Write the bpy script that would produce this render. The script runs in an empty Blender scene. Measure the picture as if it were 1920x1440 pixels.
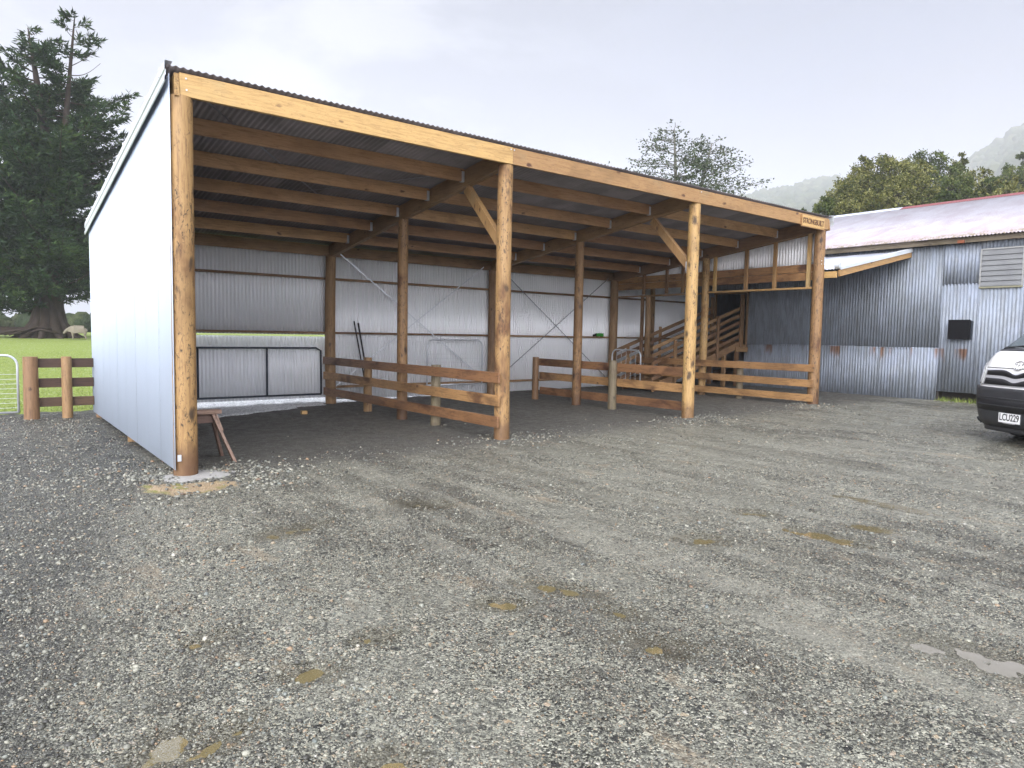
import bpy, bmesh, math, random
import numpy as np
from mathutils import Vector, Matrix, Quaternion
random.seed(7); rng = np.random.default_rng(7)
S = bpy.context.scene
COL = S.collection
PI = math.pi

# ---------------------------------------------------------------- camera
FPX, YAW, PITCH, ROLL = 1302.73, 0.658494, -0.070416, 0.017617
CAM = np.array([-1.86165, -8.43834, 1.56873])
F = np.array([math.sin(YAW)*math.cos(PITCH), math.cos(YAW)*math.cos(PITCH), math.sin(PITCH)])
_r = np.array([math.cos(YAW), -math.sin(YAW), 0.0]); _u = np.cross(_r, F)
R = math.cos(ROLL)*_r + math.sin(ROLL)*_u
U = -math.sin(ROLL)*_r + math.cos(ROLL)*_u
cam_d = bpy.data.cameras.new('camera'); cam = bpy.data.objects.new('camera', cam_d); COL.objects.link(cam)
cam_d.sensor_width = 36.0; cam_d.lens = FPX/1920*36.0; cam_d.clip_start = .05; cam_d.clip_end = 3000
cam.matrix_world = Matrix(((R[0], U[0], -F[0], CAM[0]), (R[1], U[1], -F[1], CAM[1]), (R[2], U[2], -F[2], CAM[2]), (0, 0, 0, 1)))
S.camera = cam
S.render.resolution_x, S.render.resolution_y = 1024, 768

def at(px, py, Z):
    """world point seen at photo pixel px, py at a real distance of Z metres"""
    return CAM + Z*(F + (px-960)/FPX*R - (py-720)/FPX*U)

# ---------------------------------------------------------------- sky and light
SUN_EL, SUN_AZ = math.radians(18), math.radians(228)     # azimuth clockwise from +y (compass like)
sd = Vector((math.sin(SUN_AZ)*math.cos(SUN_EL), math.cos(SUN_AZ)*math.cos(SUN_EL), math.sin(SUN_EL)))
w = bpy.data.worlds.new('World'); S.world = w; w.use_nodes = True
nt = w.node_tree; nt.nodes.clear()
def wn(t, **k):
    n = nt.nodes.new(t)
    for a, b in k.items(): setattr(n, a, b)
    return n
sky = wn('ShaderNodeTexSky', sky_type='NISHITA', sun_disc=False, sun_elevation=SUN_EL, sun_rotation=SUN_AZ, altitude=100, air_density=1, dust_density=3)
tc = wn('ShaderNodeTexCoord')
def vdot(vec, d):
    n = wn('ShaderNodeVectorMath', operation='DOT_PRODUCT'); nt.links.new(vec, n.inputs[0]); n.inputs[1].default_value = d; return n.outputs['Value']
def mrange(v, a, b, c, d, smooth=True):
    n = wn('ShaderNodeMapRange'); n.interpolation_type = 'SMOOTHSTEP' if smooth else 'LINEAR'
    nt.links.new(v, n.inputs[0]); 
    for i, x in enumerate((a, b, c, d)): n.inputs[i+1].default_value = x
    return n.outputs[0]
def wmix(fac, a, b, bt='MIX'):
    n = wn('ShaderNodeMix', data_type='RGBA', blend_type=bt)
    for i, x in ((0, fac), (6, a), (7, b)):
        if hasattr(x, 'links'): nt.links.new(x, n.inputs[i])
        else: n.inputs[i].default_value = x if i == 0 else (*x, 1)
    return n.outputs[2]
G = tc.outputs['Generated']
mp = wn('ShaderNodeMapping'); mp.inputs['Scale'].default_value = (1.4, 1.4, 3.6); mp.inputs['Location'].default_value = (3.1, .7, .2)
nt.links.new(G, mp.inputs[0])
ns = wn('ShaderNodeTexNoise'); ns.inputs['Scale'].default_value = 2.1; ns.inputs['Detail'].default_value = 6; ns.inputs['Roughness'].default_value = .5; ns.inputs['Distortion'].default_value = .3
nt.links.new(mp.outputs[0], ns.inputs['Vector'])
cloud_f = mrange(ns.outputs['Fac'], .42, .58, 0, 1)
pale, blue = (3.15, 3.16, 3.45), (1.15, 1.24, 1.62)
rt = at(2050, 40, 1) - CAM; rt = rt/np.linalg.norm(rt)
toright = mrange(vdot(G, tuple(rt)), .60, 1.0, 0, 1)
base = wmix(toright, pale, (1.12, 1.28, 1.85))
cl = wmix(cloud_f, wmix(.62, base, blue), base)
# horizon a little lighter, the overcast brighter overhead; round the sun an unseen glow is added to light the shed inside
gain = mrange(vdot(G, (0, 0, 1)), .45, 1.0, 1.0, 3.0)
gb = mrange(vdot(G, tuple(sd)), .15, 1.0, 0.0, 12.5)
add = wn('ShaderNodeMath', operation='ADD'); nt.links.new(gain, add.inputs[0]); nt.links.new(gb, add.inputs[1])
cmb = wn('ShaderNodeCombineXYZ')
for i in range(3): nt.links.new(add.outputs[0], cmb.inputs[i])
cl2 = wmix(1.0, cl, (1, 1, 1), 'MULTIPLY')
mm = wn('ShaderNodeVectorMath', operation='MULTIPLY'); nt.links.new(cl2, mm.inputs[0]); nt.links.new(cmb.outputs[0], mm.inputs[1])
fin = wmix(.94, sky.outputs[0], mm.outputs[0])
bg = wn('ShaderNodeBackground'); bg.inputs['Strength'].default_value = 0.15
out = wn('ShaderNodeOutputWorld'); nt.links.new(fin, bg.inputs[0]); nt.links.new(bg.outputs[0], out.inputs[0])
sl = bpy.data.lights.new('sun', 'SUN'); sl.energy = 2.3; sl.angle = math.radians(55); sl.color = (1, .965, .90)
so = bpy.data.objects.new('sun', sl); COL.objects.link(so); so.rotation_euler = sd.to_track_quat('Z', 'Y').to_euler(); so.location = (0, -10, 20)
S.view_settings.view_transform = 'Standard'; S.view_settings.look = 'None'; S.view_settings.exposure = 0.42; S.view_settings.gamma = 1
S.view_settings.use_curve_mapping = False
S.cycles.volume_bounces = 1; S.cycles.max_bounces = 8; S.cycles.diffuse_bounces = 4
S.cycles.volume_max_steps = 64

# ---------------------------------------------------------------- mesh helpers
class MB:
    """collects vertices and faces, builds one mesh object"""
    def __init__(s): s.v = []; s.f = []; s.n = 0
    def add(s, v, f):
        v = np.asarray(v, float).reshape(-1, 3); s.v.append(v)
        s.f += [tuple(int(i)+s.n for i in q) for q in f]; s.n += len(v); return s
    def box(s, a, b):
        (x0, y0, z0), (x1, y1, z1) = a, b
        v = [(x, y, z) for x in (x0, x1) for y in (y0, y1) for z in (z0, z1)]
        return s.add(v, [(0, 1, 3, 2), (4, 6, 7, 5), (0, 4, 5, 1), (2, 3, 7, 6), (0, 2, 6, 4), (1, 5, 7, 3)])
    def beam(s, p0, p1, wd, ht, up=(0, 0, 1), twist=0.0):
        p0, p1 = Vector(p0), Vector(p1); d = (p1-p0).normalized(); up = Vector(up)
        sdir = d.cross(up).normalized(); u = sdir.cross(d).normalized()
        v = []
        for p in (p0, p1):
            for a, b in ((-1, -1), (1, -1), (1, 1), (-1, 1)): v.append(p + sdir*(a*wd/2) + u*(b*ht/2))
        return s.add(v, [(0, 3, 2, 1), (4, 5, 6, 7), (0, 1, 5, 4), (1, 2, 6, 5), (2, 3, 7, 6), (3, 0, 4, 7)])
    def tube(s, pts, rad, n=12, cap=True):
        pts = [Vector(p) for p in pts]; m = len(pts)
        if not hasattr(rad, '__len__'): rad = [rad]*m
        ref = None; V = []
        for i, p in enumerate(pts):
            d = (pts[min(i+1, m-1)]-pts[max(i-1, 0)]).normalized()
            if ref is None: ref = d.orthogonal().normalized()
            ref = (ref - d*ref.dot(d)).normalized(); bb = d.cross(ref)
            for k in range(n):
                a = 2*PI*k/n; V.append(p + (ref*math.cos(a)+bb*math.sin(a))*rad[i])
        fs = [(i*n+k, i*n+(k+1) % n, (i+1)*n+(k+1) % n, (i+1)*n+k) for i in range(m-1) for k in range(n)]
        if cap: fs += [tuple(range(n))[::-1], tuple((m-1)*n+k for k in range(n))]
        return s.add(V, fs)
    def build(s, name, m, parent=None, smooth=False, bevel=0, solid=0):
        me = bpy.data.meshes.new(name)
        v = np.concatenate(s.v) if s.v else np.zeros((0, 3))
        if parent is not None and parent.get('_abs'):
            M = np.array(root_matrix(parent).inverted()); v = v @ M[:3, :3].T + M[:3, 3]
        me.from_pydata(v.tolist(), [], s.f); me.validate(clean_customdata=False)
        o = bpy.data.objects.new(name, me); COL.objects.link(o)
        if m is not None: me.materials.append(m)
        if smooth: me.shade_smooth()
        if parent is not None: o.parent = parent
        if bevel:
            b = o.modifiers.new('bevel', 'BEVEL'); b.width = bevel; b.segments = 1; b.limit_method = 'ANGLE'
        if solid:
            b = o.modifiers.new('solid', 'SOLIDIFY'); b.thickness = solid; b.offset = 0
        return o
def root_matrix(o):
    M = Matrix.Identity(4)
    while o is not None:
        M = Matrix.LocRotScale(o.location, o.rotation_euler, None) @ M; o = o.parent
    return M
def thing(name, label, cat, loc=(0, 0, 0), rz=0, group=None, absolute=True):
    o = bpy.data.objects.new(name, None); COL.objects.link(o); o.empty_display_size = .2
    o.location = loc; o.rotation_euler = (0, 0, rz); o['label'] = label; o['category'] = cat
    if group: o['group'] = group
    if absolute: o['_abs'] = 1
    THINGS.append(o); return o
THINGS = []
def tag(o, label, cat, group=None, kind=None):
    o['label'] = label; o['category'] = cat
    if group: o['group'] = group
    if kind: o['kind'] = kind
    return o
def struct(o, label=None, cat=None):
    o['kind'] = 'structure'
    if label: o['label'] = label
    if cat: o['category'] = cat
    return o
def copy_tree(o, parent=None):
    c = o.copy(); COL.objects.link(c)
    if parent is not None: c.parent = parent
    for ch in list(o.children): copy_tree(ch, c)
    return c

# value noise in numpy
_perm = rng.permutation(4096).astype(np.int64); _val = rng.random(4096)
def vnoise(x, y, s=1.0, seed=0):
    x = np.asarray(x, float)*s + seed*17.31; y = np.asarray(y, float)*s + seed*9.17
    xi = np.floor(x).astype(np.int64); yi = np.floor(y).astype(np.int64); xf = x-xi; yf = y-yi
    xf = xf*xf*(3-2*xf); yf = yf*yf*(3-2*yf)
    h = lambda a, b: _val[(_perm[(a & 4095)] + b*131 + seed*71) & 4095]
    return (h(xi, yi)*(1-xf)+h(xi+1, yi)*xf)*(1-yf) + (h(xi, yi+1)*(1-xf)+h(xi+1, yi+1)*xf)*yf
def fnoise(x, y, s, o=4, seed=0):
    t = 0; a = 1; n = 0
    for k in range(o): t = t + a*vnoise(x, y, s*2**k, seed+k); n += a; a *= .5
    return t/n
def sstep(a, b, x):
    t = np.clip((x-a)/(b-a), 0, 1); return t*t*(3-2*t)

# ---------------------------------------------------------------- material helpers
class MT:
    def __init__(s, name, rough=.6, spec=.5, metal=0):
        s.m = bpy.data.materials.new(name); s.m.use_nodes = True; s.t = s.m.node_tree; s.L = s.t.links
        s.b = s.t.nodes['Principled BSDF']; s.b.inputs['Roughness'].default_value = rough
        s.b.inputs['Specular IOR Level'].default_value = spec; s.b.inputs['Metallic'].default_value = metal
    def n(s, t, **k):
        n = s.t.nodes.new(t)
        for a, b in k.items(): setattr(n, a, b)
        return n
    def put(s, sock, x):
        if hasattr(x, 'links'): s.L.new(x, sock)
        elif isinstance(x, (tuple, list)) and len(x) == 3 and sock.type == 'RGBA': sock.default_value = (*x, 1)
        else: sock.default_value = x
    def coord(s, kind='Object', scale=(1, 1, 1), rnd=False, loc=(0, 0, 0), rot=(0, 0, 0)):
        if kind == 'World': c = s.n('ShaderNodeNewGeometry').outputs['Position']
        else: c = s.n('ShaderNodeTexCoord').outputs[kind]
        if rnd:
            oi = s.n('ShaderNodeObjectInfo'); mu = s.n('ShaderNodeMath', operation='MULTIPLY'); s.L.new(oi.outputs['Random'], mu.inputs[0]); mu.inputs[1].default_value = 73.
            a = s.n('ShaderNodeVectorMath', operation='ADD'); s.L.new(c, a.inputs[0]); s.L.new(mu.outputs[0], a.inputs[1]); c = a.outputs[0]
        m = s.n('ShaderNodeMapping'); m.inputs['Scale'].default_value = scale; m.inputs['Location'].default_value = loc; m.inputs['Rotation'].default_value = rot
        s.L.new(c, m.inputs[0]); return m.outputs[0]
    def noise(s, vec, scale, detail=3, rough=.5, dist=0, out='Fac'):
        n = s.n('ShaderNodeTexNoise'); s.L.new(vec, n.inputs['Vector'])
        for k, v in (('Scale', scale), ('Detail', detail), ('Roughness', rough), ('Distortion', dist)): n.inputs[k].default_value = v
        return n.outputs[out]
    def vor(s, vec, scale, feature='F1', out='Distance', rnd=1):
        n = s.n('ShaderNodeTexVoronoi', feature=feature); s.L.new(vec, n.inputs['Vector']); n.inputs['Scale'].default_value = scale; n.inputs['Randomness'].default_value = rnd
        return n.outputs[out]
    def ramp(s, v, stops, interp='LINEAR'):
        n = s.n('ShaderNodeValToRGB'); n.color_ramp.interpolation = interp; s.L.new(v, n.inputs[0]); e = n.color_ramp.elements
        while len(e) < len(stops): e.new(.5)
        for i, (p, c) in enumerate(stops): e[i].position = p; e[i].color = (*c, 1) if hasattr(c, '__len__') else (c, c, c, 1)
        return n.outputs[0]
    def mr(s, v, a, b, c=0., d=1.):
        n = s.n('ShaderNodeMapRange'); n.interpolation_type = 'SMOOTHSTEP'; s.L.new(v, n.inputs[0])
        for i, x in enumerate((a, b, c, d)): n.inputs[i+1].default_value = x
        return n.outputs[0]
    def mix(s, f, a, b, bt='MIX'):
        n = s.n('ShaderNodeMix', data_type='RGBA', blend_type=bt); s.put(n.inputs[0], f); s.put(n.inputs[6], a); s.put(n.inputs[7], b); return n.outputs[2]
    def math(s, op, a, b=0.):
        n = s.n('ShaderNodeMath', operation=op); s.put(n.inputs[0], a); s.put(n.inputs[1], b); return n.outputs[0]
    def bump(s, h, dist=.01, strength=1., prev=None):
        n = s.n('ShaderNodeBump'); n.inputs['Distance'].default_value = dist; n.inputs['Strength'].default_value = strength; s.L.new(h, n.inputs['Height'])
        if prev is not None: s.L.new(prev, n.inputs['Normal'])
        return n.outputs[0]
    def set(s, **k):
        nm = dict(color='Base Color', rough='Roughness', metal='Metallic', normal='Normal', spec='Specular IOR Level', alpha='Alpha')
        for a, b in k.items(): s.put(s.b.inputs[nm[a]], b)
        return s
    def objrand(s): return s.n('ShaderNodeObjectInfo').outputs['Random']

def wood(name, c1, c2, dark, axis='x', rough=.62, knots=.05, blot=.5, blotcol=None, wet=0., flecks=0.25, foot=False):
    t = MT(name, rough)
    g = .08; sc = {'x': (g, 1, 1), 'y': (1, g, 1), 'z': (1, 1, g)}[axis]
    v = t.coord('Object', sc, rnd=True)
    v2 = t.coord('Object', {'x': (.5, 1, 1), 'y': (1, .5, 1), 'z': (1, 1, .5)}[axis], rnd=True)
    grain = t.noise(v, 42, 5, .65, .6); fine = t.noise(v, 150, 3, .6)
    col = t.ramp(grain, [(.32, c2), (.5, c1), (.72, tuple(x*1.12 for x in c1))])
    col = t.mix(t.mr(fine, .45, .75, 0, .28), col, c2)
    big = t.noise(v2, 2.6, 4, .6, .4)
    col = t.mix(t.mr(big, .5, .72, 0, blot), col, blotcol or c2)
    nz = t.noise(v2, 9, 3, .6, out='Color'); vm = t.n('ShaderNodeVectorMath', operation='MULTIPLY_ADD'); t.L.new(nz, vm.inputs[0]); vm.inputs[1].default_value = (.09,)*3; t.L.new(v2, vm.inputs[2])
    kd = t.vor(vm.outputs[0], 4.2); kn = t.noise(v2, 30, 2)
    kk = t.math('ADD', kd, t.math('ADD', t.math('MULTIPLY', kn, .05), t.math('MULTIPLY', t.noise(v2, 1.7, 2), .22)))
    col = t.mix(t.mr(kk, .155+knots*.4, .17+knots*1.9, .92, 0), col, dark)
    v3 = t.coord('Object', {'x': (.35, 1, 1), 'y': (1, .35, 1), 'z': (1, 1, .35)}[axis], rnd=True)
    fk = t.math('MULTIPLY', t.mr(t.noise(v3, 34, 5, .7, .8), .52, .64), t.mr(t.noise(v3, 4.5, 4, .65), .36, .54))
    col = t.mix(t.math('MULTIPLY', fk, flecks), col, dark)
    wv = t.math('MULTIPLY', t.mr(t.noise(v2, 1.1, 3, .5, 1.2), .52, .60), .35); col = t.mix(wv, col, tuple(a*.62 for a in c2))
    if foot:
        sz = t.n('ShaderNodeSeparateXYZ'); t.L.new(t.coord('World'), sz.inputs[0])
        ft = t.mr(t.math('ADD', sz.outputs[2], t.math('MULTIPLY', t.noise(t.coord('World', (1, 1, .4)), 7, 4, .6), -.55)), .12, -.12)
        col = t.mix(t.math('MULTIPLY', ft, .75), col, (.12, .06, .028))
    hs = t.n('ShaderNodeHueSaturation'); t.L.new(col, hs.inputs['Color']); t.L.new(t.mr(t.objrand(), 0, 1, .68, 1.18), hs.inputs['Value']); t.L.new(t.mr(t.objrand(), 0, 1, .494, .508), hs.inputs['Hue'])
    nb = t.bump(grain, .003, .5)
    t.set(color=hs.outputs[0], normal=nb, rough=t.mr(big, .3, .7, rough-.1-wet, rough+.1-wet)); return t.m

def W3(name, c1, c2, dark, **k): return {a: wood(name+'_'+a, c1, c2, dark, axis=a, **k) for a in 'xyz'}
PINE = W3('pine', (.46, .28, .112), (.33, .185, .07), (.10, .04, .02), knots=.055, blot=.5, blotcol=(.36, .28, .15))                # new framing
POST = W3('post_pine', (.38, .228, .09), (.225, .12, .044), (.035, .02, .012), knots=.10, blot=.95, blotcol=(.135, .06, .024), flecks=.95, foot=True)
RAIL = W3('wet_rail', (.34, .18, .078), (.18, .09, .04), (.05, .025, .015), knots=.04, blot=1., blotcol=(.085, .036, .018), wet=.1, flecks=.4)
DARKW = W3('brown_timber', (.27, .155, .075), (.165, .09, .043), (.06, .03, .02), knots=.045, blot=.5)  # darker brown timber for inner framing, ramp and small posts
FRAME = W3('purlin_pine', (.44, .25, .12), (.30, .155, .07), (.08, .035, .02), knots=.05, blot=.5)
OLDP = W3('weathered_post', (.165, .13, .082), (.085, .062, .037), (.04, .03, .02), knots=.05, blot=.7, blotcol=(.11, .095, .05))

def metal_sheet(name, col, rough=.38, metal=.75, vary=.12):
    t = MT(name, rough, .5, metal); v = t.coord('Object', (1, 1, .25), rnd=True)
    n1 = t.noise(v, 1.4, 4, .6); n2 = t.noise(t.coord('Object', (1, 1, 1), rnd=True), 60, 2)
    c = t.mix(t.mr(n1, .3, .7, 0, 1), tuple(x*(1-vary) for x in col), tuple(min(1, x*(1+vary*.4)) for x in col))
    hs = t.n('ShaderNodeHueSaturation'); t.L.new(c, hs.inputs['Color']); t.L.new(t.mr(t.objrand(), 0, 1, 1-.5*vary, 1+.2*vary), hs.inputs['Value'])
    t.set(color=hs.outputs[0], rough=t.mr(n1, .3, .7, rough-.06, rough+.1), normal=t.bump(n2, .0006, .3)); return t.m
ZINC = metal_sheet('zincalume', (.97, .98, 1.0), .42, .20, .02)
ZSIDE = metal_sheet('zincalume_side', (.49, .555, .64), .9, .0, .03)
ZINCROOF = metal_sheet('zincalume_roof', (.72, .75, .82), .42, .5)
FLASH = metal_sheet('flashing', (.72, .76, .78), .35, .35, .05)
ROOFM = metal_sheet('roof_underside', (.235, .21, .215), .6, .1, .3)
GALV = metal_sheet('galvanised_pipe', (.68, .71, .74), .35, .4)
def plain(name, c, rough=.5, metal=0, spec=.5, vary=.0, scale=20):
    t = MT(name, rough, spec, metal)
    if vary:
        v = t.coord('Object', rnd=True); n_ = t.noise(v, scale, 4, .6)
        t.set(color=t.mix(n_, tuple(x*(1-vary) for x in c), tuple(x*(1+vary) for x in c)), rough=t.mr(n_, .3, .7, rough*.85, min(1, rough*1.15)))
    else: t.set(color=c)
    return t.m
DPIPE = plain('dark_pipe', (.045, .055, .07), .4, .5, vary=.4)
BLACKP = plain('black_paint', (.006, .006, .007), .7, spec=.15, vary=.3)

# ---------------------------------------------------------------- ground
def pnoise(x, y): return fnoise(x*.985+y*.12, y*.40, 1.1, 5, 41)*.42+fnoise(x, y*.7, 4.1, 4, 45)*.33+fnoise(x+y*.05, y*.10, 1.9, 3, 47)*.25
def mudmask(x, y): return sstep(.50, .62, pnoise(x, y))*(1-.75*sstep(-.2, -1.4, np.asarray(x)+.12*np.asarray(y)+.6))
def puddlemask(x, y):
    o = np.zeros_like(x)
    for (px, py, L, Wd, a_, *_l) in PUD:
        dx, dy = x-px, y-py; u_ = dx*math.cos(a_)+dy*math.sin(a_); v_ = -dx*math.sin(a_)+dy*math.cos(a_)
        o = np.maximum(o, np.exp(-((u_/(L+.06))**2+(v_/(Wd+.05))**2)*.55))
    return o
def clodmask(x, y): return sstep(.50, .36, pnoise(x, y))
def dvec(a, b): return np.array(a)-np.array(b)
PUD = [ # x, y, half length, half width, direction(rad), label
 (1.51,-2.73,.30,.14,-.75,'olive puddle nearest the second round post of the shed'),
 (.20,-2.83,.27,.12,.1,'small brown puddle in front of the sawhorse bay'),
 (2.78,-5.01,.16,.12,-.6,'round brown puddle left of the long narrow ones'),
 (3.69,-5.54,.30,.10,-1.5,'long brown puddle between the round one and the van'),
 (5.24,-5.34,.42,.08,-1.55,'thin olive puddle farthest towards the van'),
 (4.26,-5.67,.17,.10,-1.2,'short brown puddle beside the long narrow one'),
 (3.86,-4.77,.16,.06,-1.0,'tiny brown puddle behind the round one'),
 (1.11,-5.12,.28,.09,-1.2,'streaky olive puddle in the middle of the yard'),
 (.97,-6.07,.17,.10,-1.1,'brown puddle in the yard right of the foreground middle'),
 (-.94,-4.57,.10,.07,.2,'small dark puddle in the left foreground gravel'),
 (-.59,-5.24,.11,.08,-.3,'small brown puddle left of the foreground middle'),
 (-1.10,-5.55,.15,.05,.5,'narrow brown puddle near the bottom left of the photo'),
 (1.16,-5.64,.09,.06,-1.2,'tiny olive puddle below the streaky olive one'),
 (.67,-5.10,.12,.06,-.9,'faint brown puddle left of the streaky olive one'),
 (-1.31,-5.50,.15,.08,.9,'largest tan puddle at the bottom left edge of the photo'),
 (-.63,-6.12,.10,.08,-.4,'brown puddle at the bottom edge of the photo'),
 (2.27,-7.25,.42,.13,-1.50,'wide pale grey puddle at the right edge of the yard'),
 (-.17,-5.05,.08,.06,.1,'little brown puddle in the foreground between two others'),
]
def base_h(x, y):
    x = np.asarray(x, float); y = np.asarray(y, float)
    h = -.1 + .012*np.clip(x, -4, 22)
    h = h + .0235*np.clip(y-9, 0, 40)                       # the paddock rises behind
    return h
def shed_in(x, y, m=.35):
    return sstep(-.1, m, x)*sstep(13.9, 13.4, x)*sstep(-.3, .5, y)*sstep(7.0, 6.3, y)
def ground_h(x, y, fine=True):
    h = base_h(x, y); inside = shed_in(x, y)
    a = 1-.65*inside
    h = h + a*.045*(fnoise(x, y, .55, 3, 1)-.5) + a*.022*(fnoise(x, y, 3.1, 3, 5)-.5) + .008*(vnoise(x, y, 14, 8)-.5) + .006*(vnoise(x, y, 31, 9)-.5)
    h = h + a*clodmask(x, y)*(.016+.03*(fnoise(x, y, 9, 3, 51)-.5)) + a*.012*(fnoise(x, y, 22, 2, 53)-.5)*(1-mudmask(x, y))
    # wheel ruts across the yard
    rr = (x*.985+y*.17); rut = np.exp(-((np.mod(rr, 1.75)-.9)/.16)**2)*sstep(-.5, -3, y)*sstep(1, 3, x)
    h = h - .012*rut
    h = h + .05*np.exp(-((x+.15)**2/.03))*sstep(-.4, .4, y)*sstep(8, 6, y)*0
    for (px, py, L, Wd, a_, *_l) in PUD:
        dx, dy = x-px, y-py; u_ = dx*math.cos(a_)+dy*math.sin(a_); v_ = -dx*math.sin(a_)+dy*math.cos(a_)
        q = (u_/L)**2+(v_/Wd)**2
        k = np.exp(-q*.8); tgt = base_h(px, py)-.019+.040*(fnoise(x, y, 12, 4, 3)-.5)
        h = h*(1-k)+tgt*k
    # spoil heap of loose stones along the left wall and round the posts
    h = h + .05*sstep(-.15, -.6, x)*sstep(-2.5, .2, y)*sstep(8, 6, y)*(.5+fnoise(x, y, 1.5, 3, 12))*.8
    for (px, py, s_, q) in ((4.7, .1, .5, .035), (9.1, -.1, .45, .03), (4.6, 1.9, .5, .03), (13.4, .0, .4, .03), (9.2, 2.2, .4, .02), (.7, .3, .5, .02)):
        h = h + q*np.exp(-((x-px)**2+(y-py)**2)/s_**2)*(.6+.8*vnoise(x, y, 9, 4))
    return h
def grid(xs, ys, hf):
    X, Y = np.meshgrid(xs, ys, indexing='ij'); Z = hf(X, Y)
    v = np.stack([X.ravel(), Y.ravel(), Z.ravel()], 1); nx, ny = X.shape
    i = (np.arange(nx-1)[:, None]*ny+np.arange(ny-1)[None, :]).ravel()
    return v, np.stack([i, i+ny, i+ny+1, i+1], 1)
def np_mesh(name, v, f, mat, smooth=True):
    me = bpy.data.meshes.new(name); k = f.shape[1]
    me.vertices.add(len(v)); me.vertices.foreach_set('co', np.asarray(v, np.float32).ravel())
    me.loops.add(f.size); me.loops.foreach_set('vertex_index', f.ravel().astype(np.int32))
    me.polygons.add(len(f)); me.polygons.foreach_set('loop_start', np.arange(0, f.size, k, dtype=np.int32))
    me.update(calc_edges=True)
    if smooth: me.shade_smooth()
    o = bpy.data.objects.new(name, me); COL.objects.link(o); me.materials.append(mat); return o
def axis_pts(segs):
    o = [segs[0][0]]
    for a, b, st in segs:
        n = max(1, int(round((b-a)/st))); o += list(np.linspace(a, b, n+1)[1:])
    return np.array(o)

t = MT('wet_gravel', .5)
P = t.coord('World'); 
sep = t.n('ShaderNodeSeparateXYZ'); t.L.new(P, sep.inputs[0]); X_, Y_ = sep.outputs[0], sep.outputs[1]
wob = t.noise(P, 1.3, 4, .6); wobs = t.math('MULTIPLY', t.math('SUBTRACT', wob, .5), 1.6)
c1 = t.vor(P, 78, out='Color'); c2 = t.vor(P, 34, out='Color'); c3 = t.vor(P, 150, out='Color')
def rc(c):
    s_ = t.n('ShaderNodeSeparateColor'); t.L.new(c, s_.inputs[0]); return s_.outputs[0], s_.outputs[1]
r1, g1 = rc(c1); r2, g2 = rc(c2); r3, g3 = rc(c3)
stops = [(0, (.012, .012, .010)), (.3, (.05, .051, .043)), (.55, (.153, .154, .128)), (.78, (.30, .297, .245)), (.92, (.445, .435, .36)), (.97, (.32, .22, .13)), (1, (.62, .60, .56))]
colA = t.ramp(r1, stops); colB = t.ramp(r2, stops); colC = t.ramp(r3, stops)
col = t.mix(t.mr(g1, .4, .42), colA, colC)
col = t.mix(t.mr(g2, .90, .92), col, colB)
# darker and lighter fields, muddy fines along the traffic lines
P2 = t.coord('World', (1, .38, 1), rot=(0, 0, -.17)); patch = t.noise(P2, 1.1, 6, .62, .5); patch2 = t.noise(P2, 4.2, 5, .6, .6)
mask = t.n('ShaderNodeAttribute', attribute_name='mask'); ms = t.n('ShaderNodeSeparateColor'); t.L.new(mask.outputs['Color'], ms.inputs[0])
mud = t.math('MULTIPLY', ms.outputs[0], t.mr(t.noise(P, 38, 5, .75), .40, .58, .05, 1.0)); clod = ms.outputs[1]
fines = t.mix(t.noise(P, 160, 2, .7), (.165, .163, .138), (.38, .375, .32))
pf = t.mr(sep.outputs[1], -2.2, -3.6)
left = t.mr(t.math('ADD', X_, t.math('ADD', t.math('MULTIPLY', wobs, .5), t.math('MULTIPLY', t.math('ADD', Y_, 1.2), -.23))), -.45, -1.05)
mudm = t.math('MULTIPLY', t.math('MULTIPLY', mud, .55), t.math('SUBTRACT', 1, left))
col = t.mix(mudm, col, fines)
big = t.noise(t.coord('World', (1, .55, 1)), .8, 5, .62); col = t.mix(t.mr(big, .42, .62, .0, .42), col, t.mix(.6, col, (.06, .053, .038)))
col = t.mix(t.math('MULTIPLY', clod, .8), col, t.mix(.72, col, (.028, .024, .018)))
tan = t.math('MULTIPLY', t.mr(t.noise(P2, 2.3, 5, .6, .3), .60, .70), .55)
col = t.mix(tan, col, (.27, .215, .15))
col = t.mix(t.math('MULTIPLY', left, .85), col, t.mix(.78, col, (.018, .018, .017)))
wetm = t.mr(t.math('ADD', ms.outputs[2], t.math('MULTIPLY', t.noise(P, 18, 3), .3)), .45, .8)
col = t.mix(t.math('MULTIPLY', wetm, .8), col, t.mix(.6, col, (.06, .05, .028)))
# crushed dark floor under the roof
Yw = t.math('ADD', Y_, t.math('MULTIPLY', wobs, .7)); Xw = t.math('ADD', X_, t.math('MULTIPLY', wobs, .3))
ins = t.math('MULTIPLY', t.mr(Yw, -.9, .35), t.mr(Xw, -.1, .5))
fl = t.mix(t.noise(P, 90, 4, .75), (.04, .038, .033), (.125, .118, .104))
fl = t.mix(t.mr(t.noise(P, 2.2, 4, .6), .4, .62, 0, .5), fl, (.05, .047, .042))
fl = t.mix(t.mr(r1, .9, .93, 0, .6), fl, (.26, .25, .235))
col = t.mix(t.math('MULTIPLY', ins, .88), col, fl)
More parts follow.
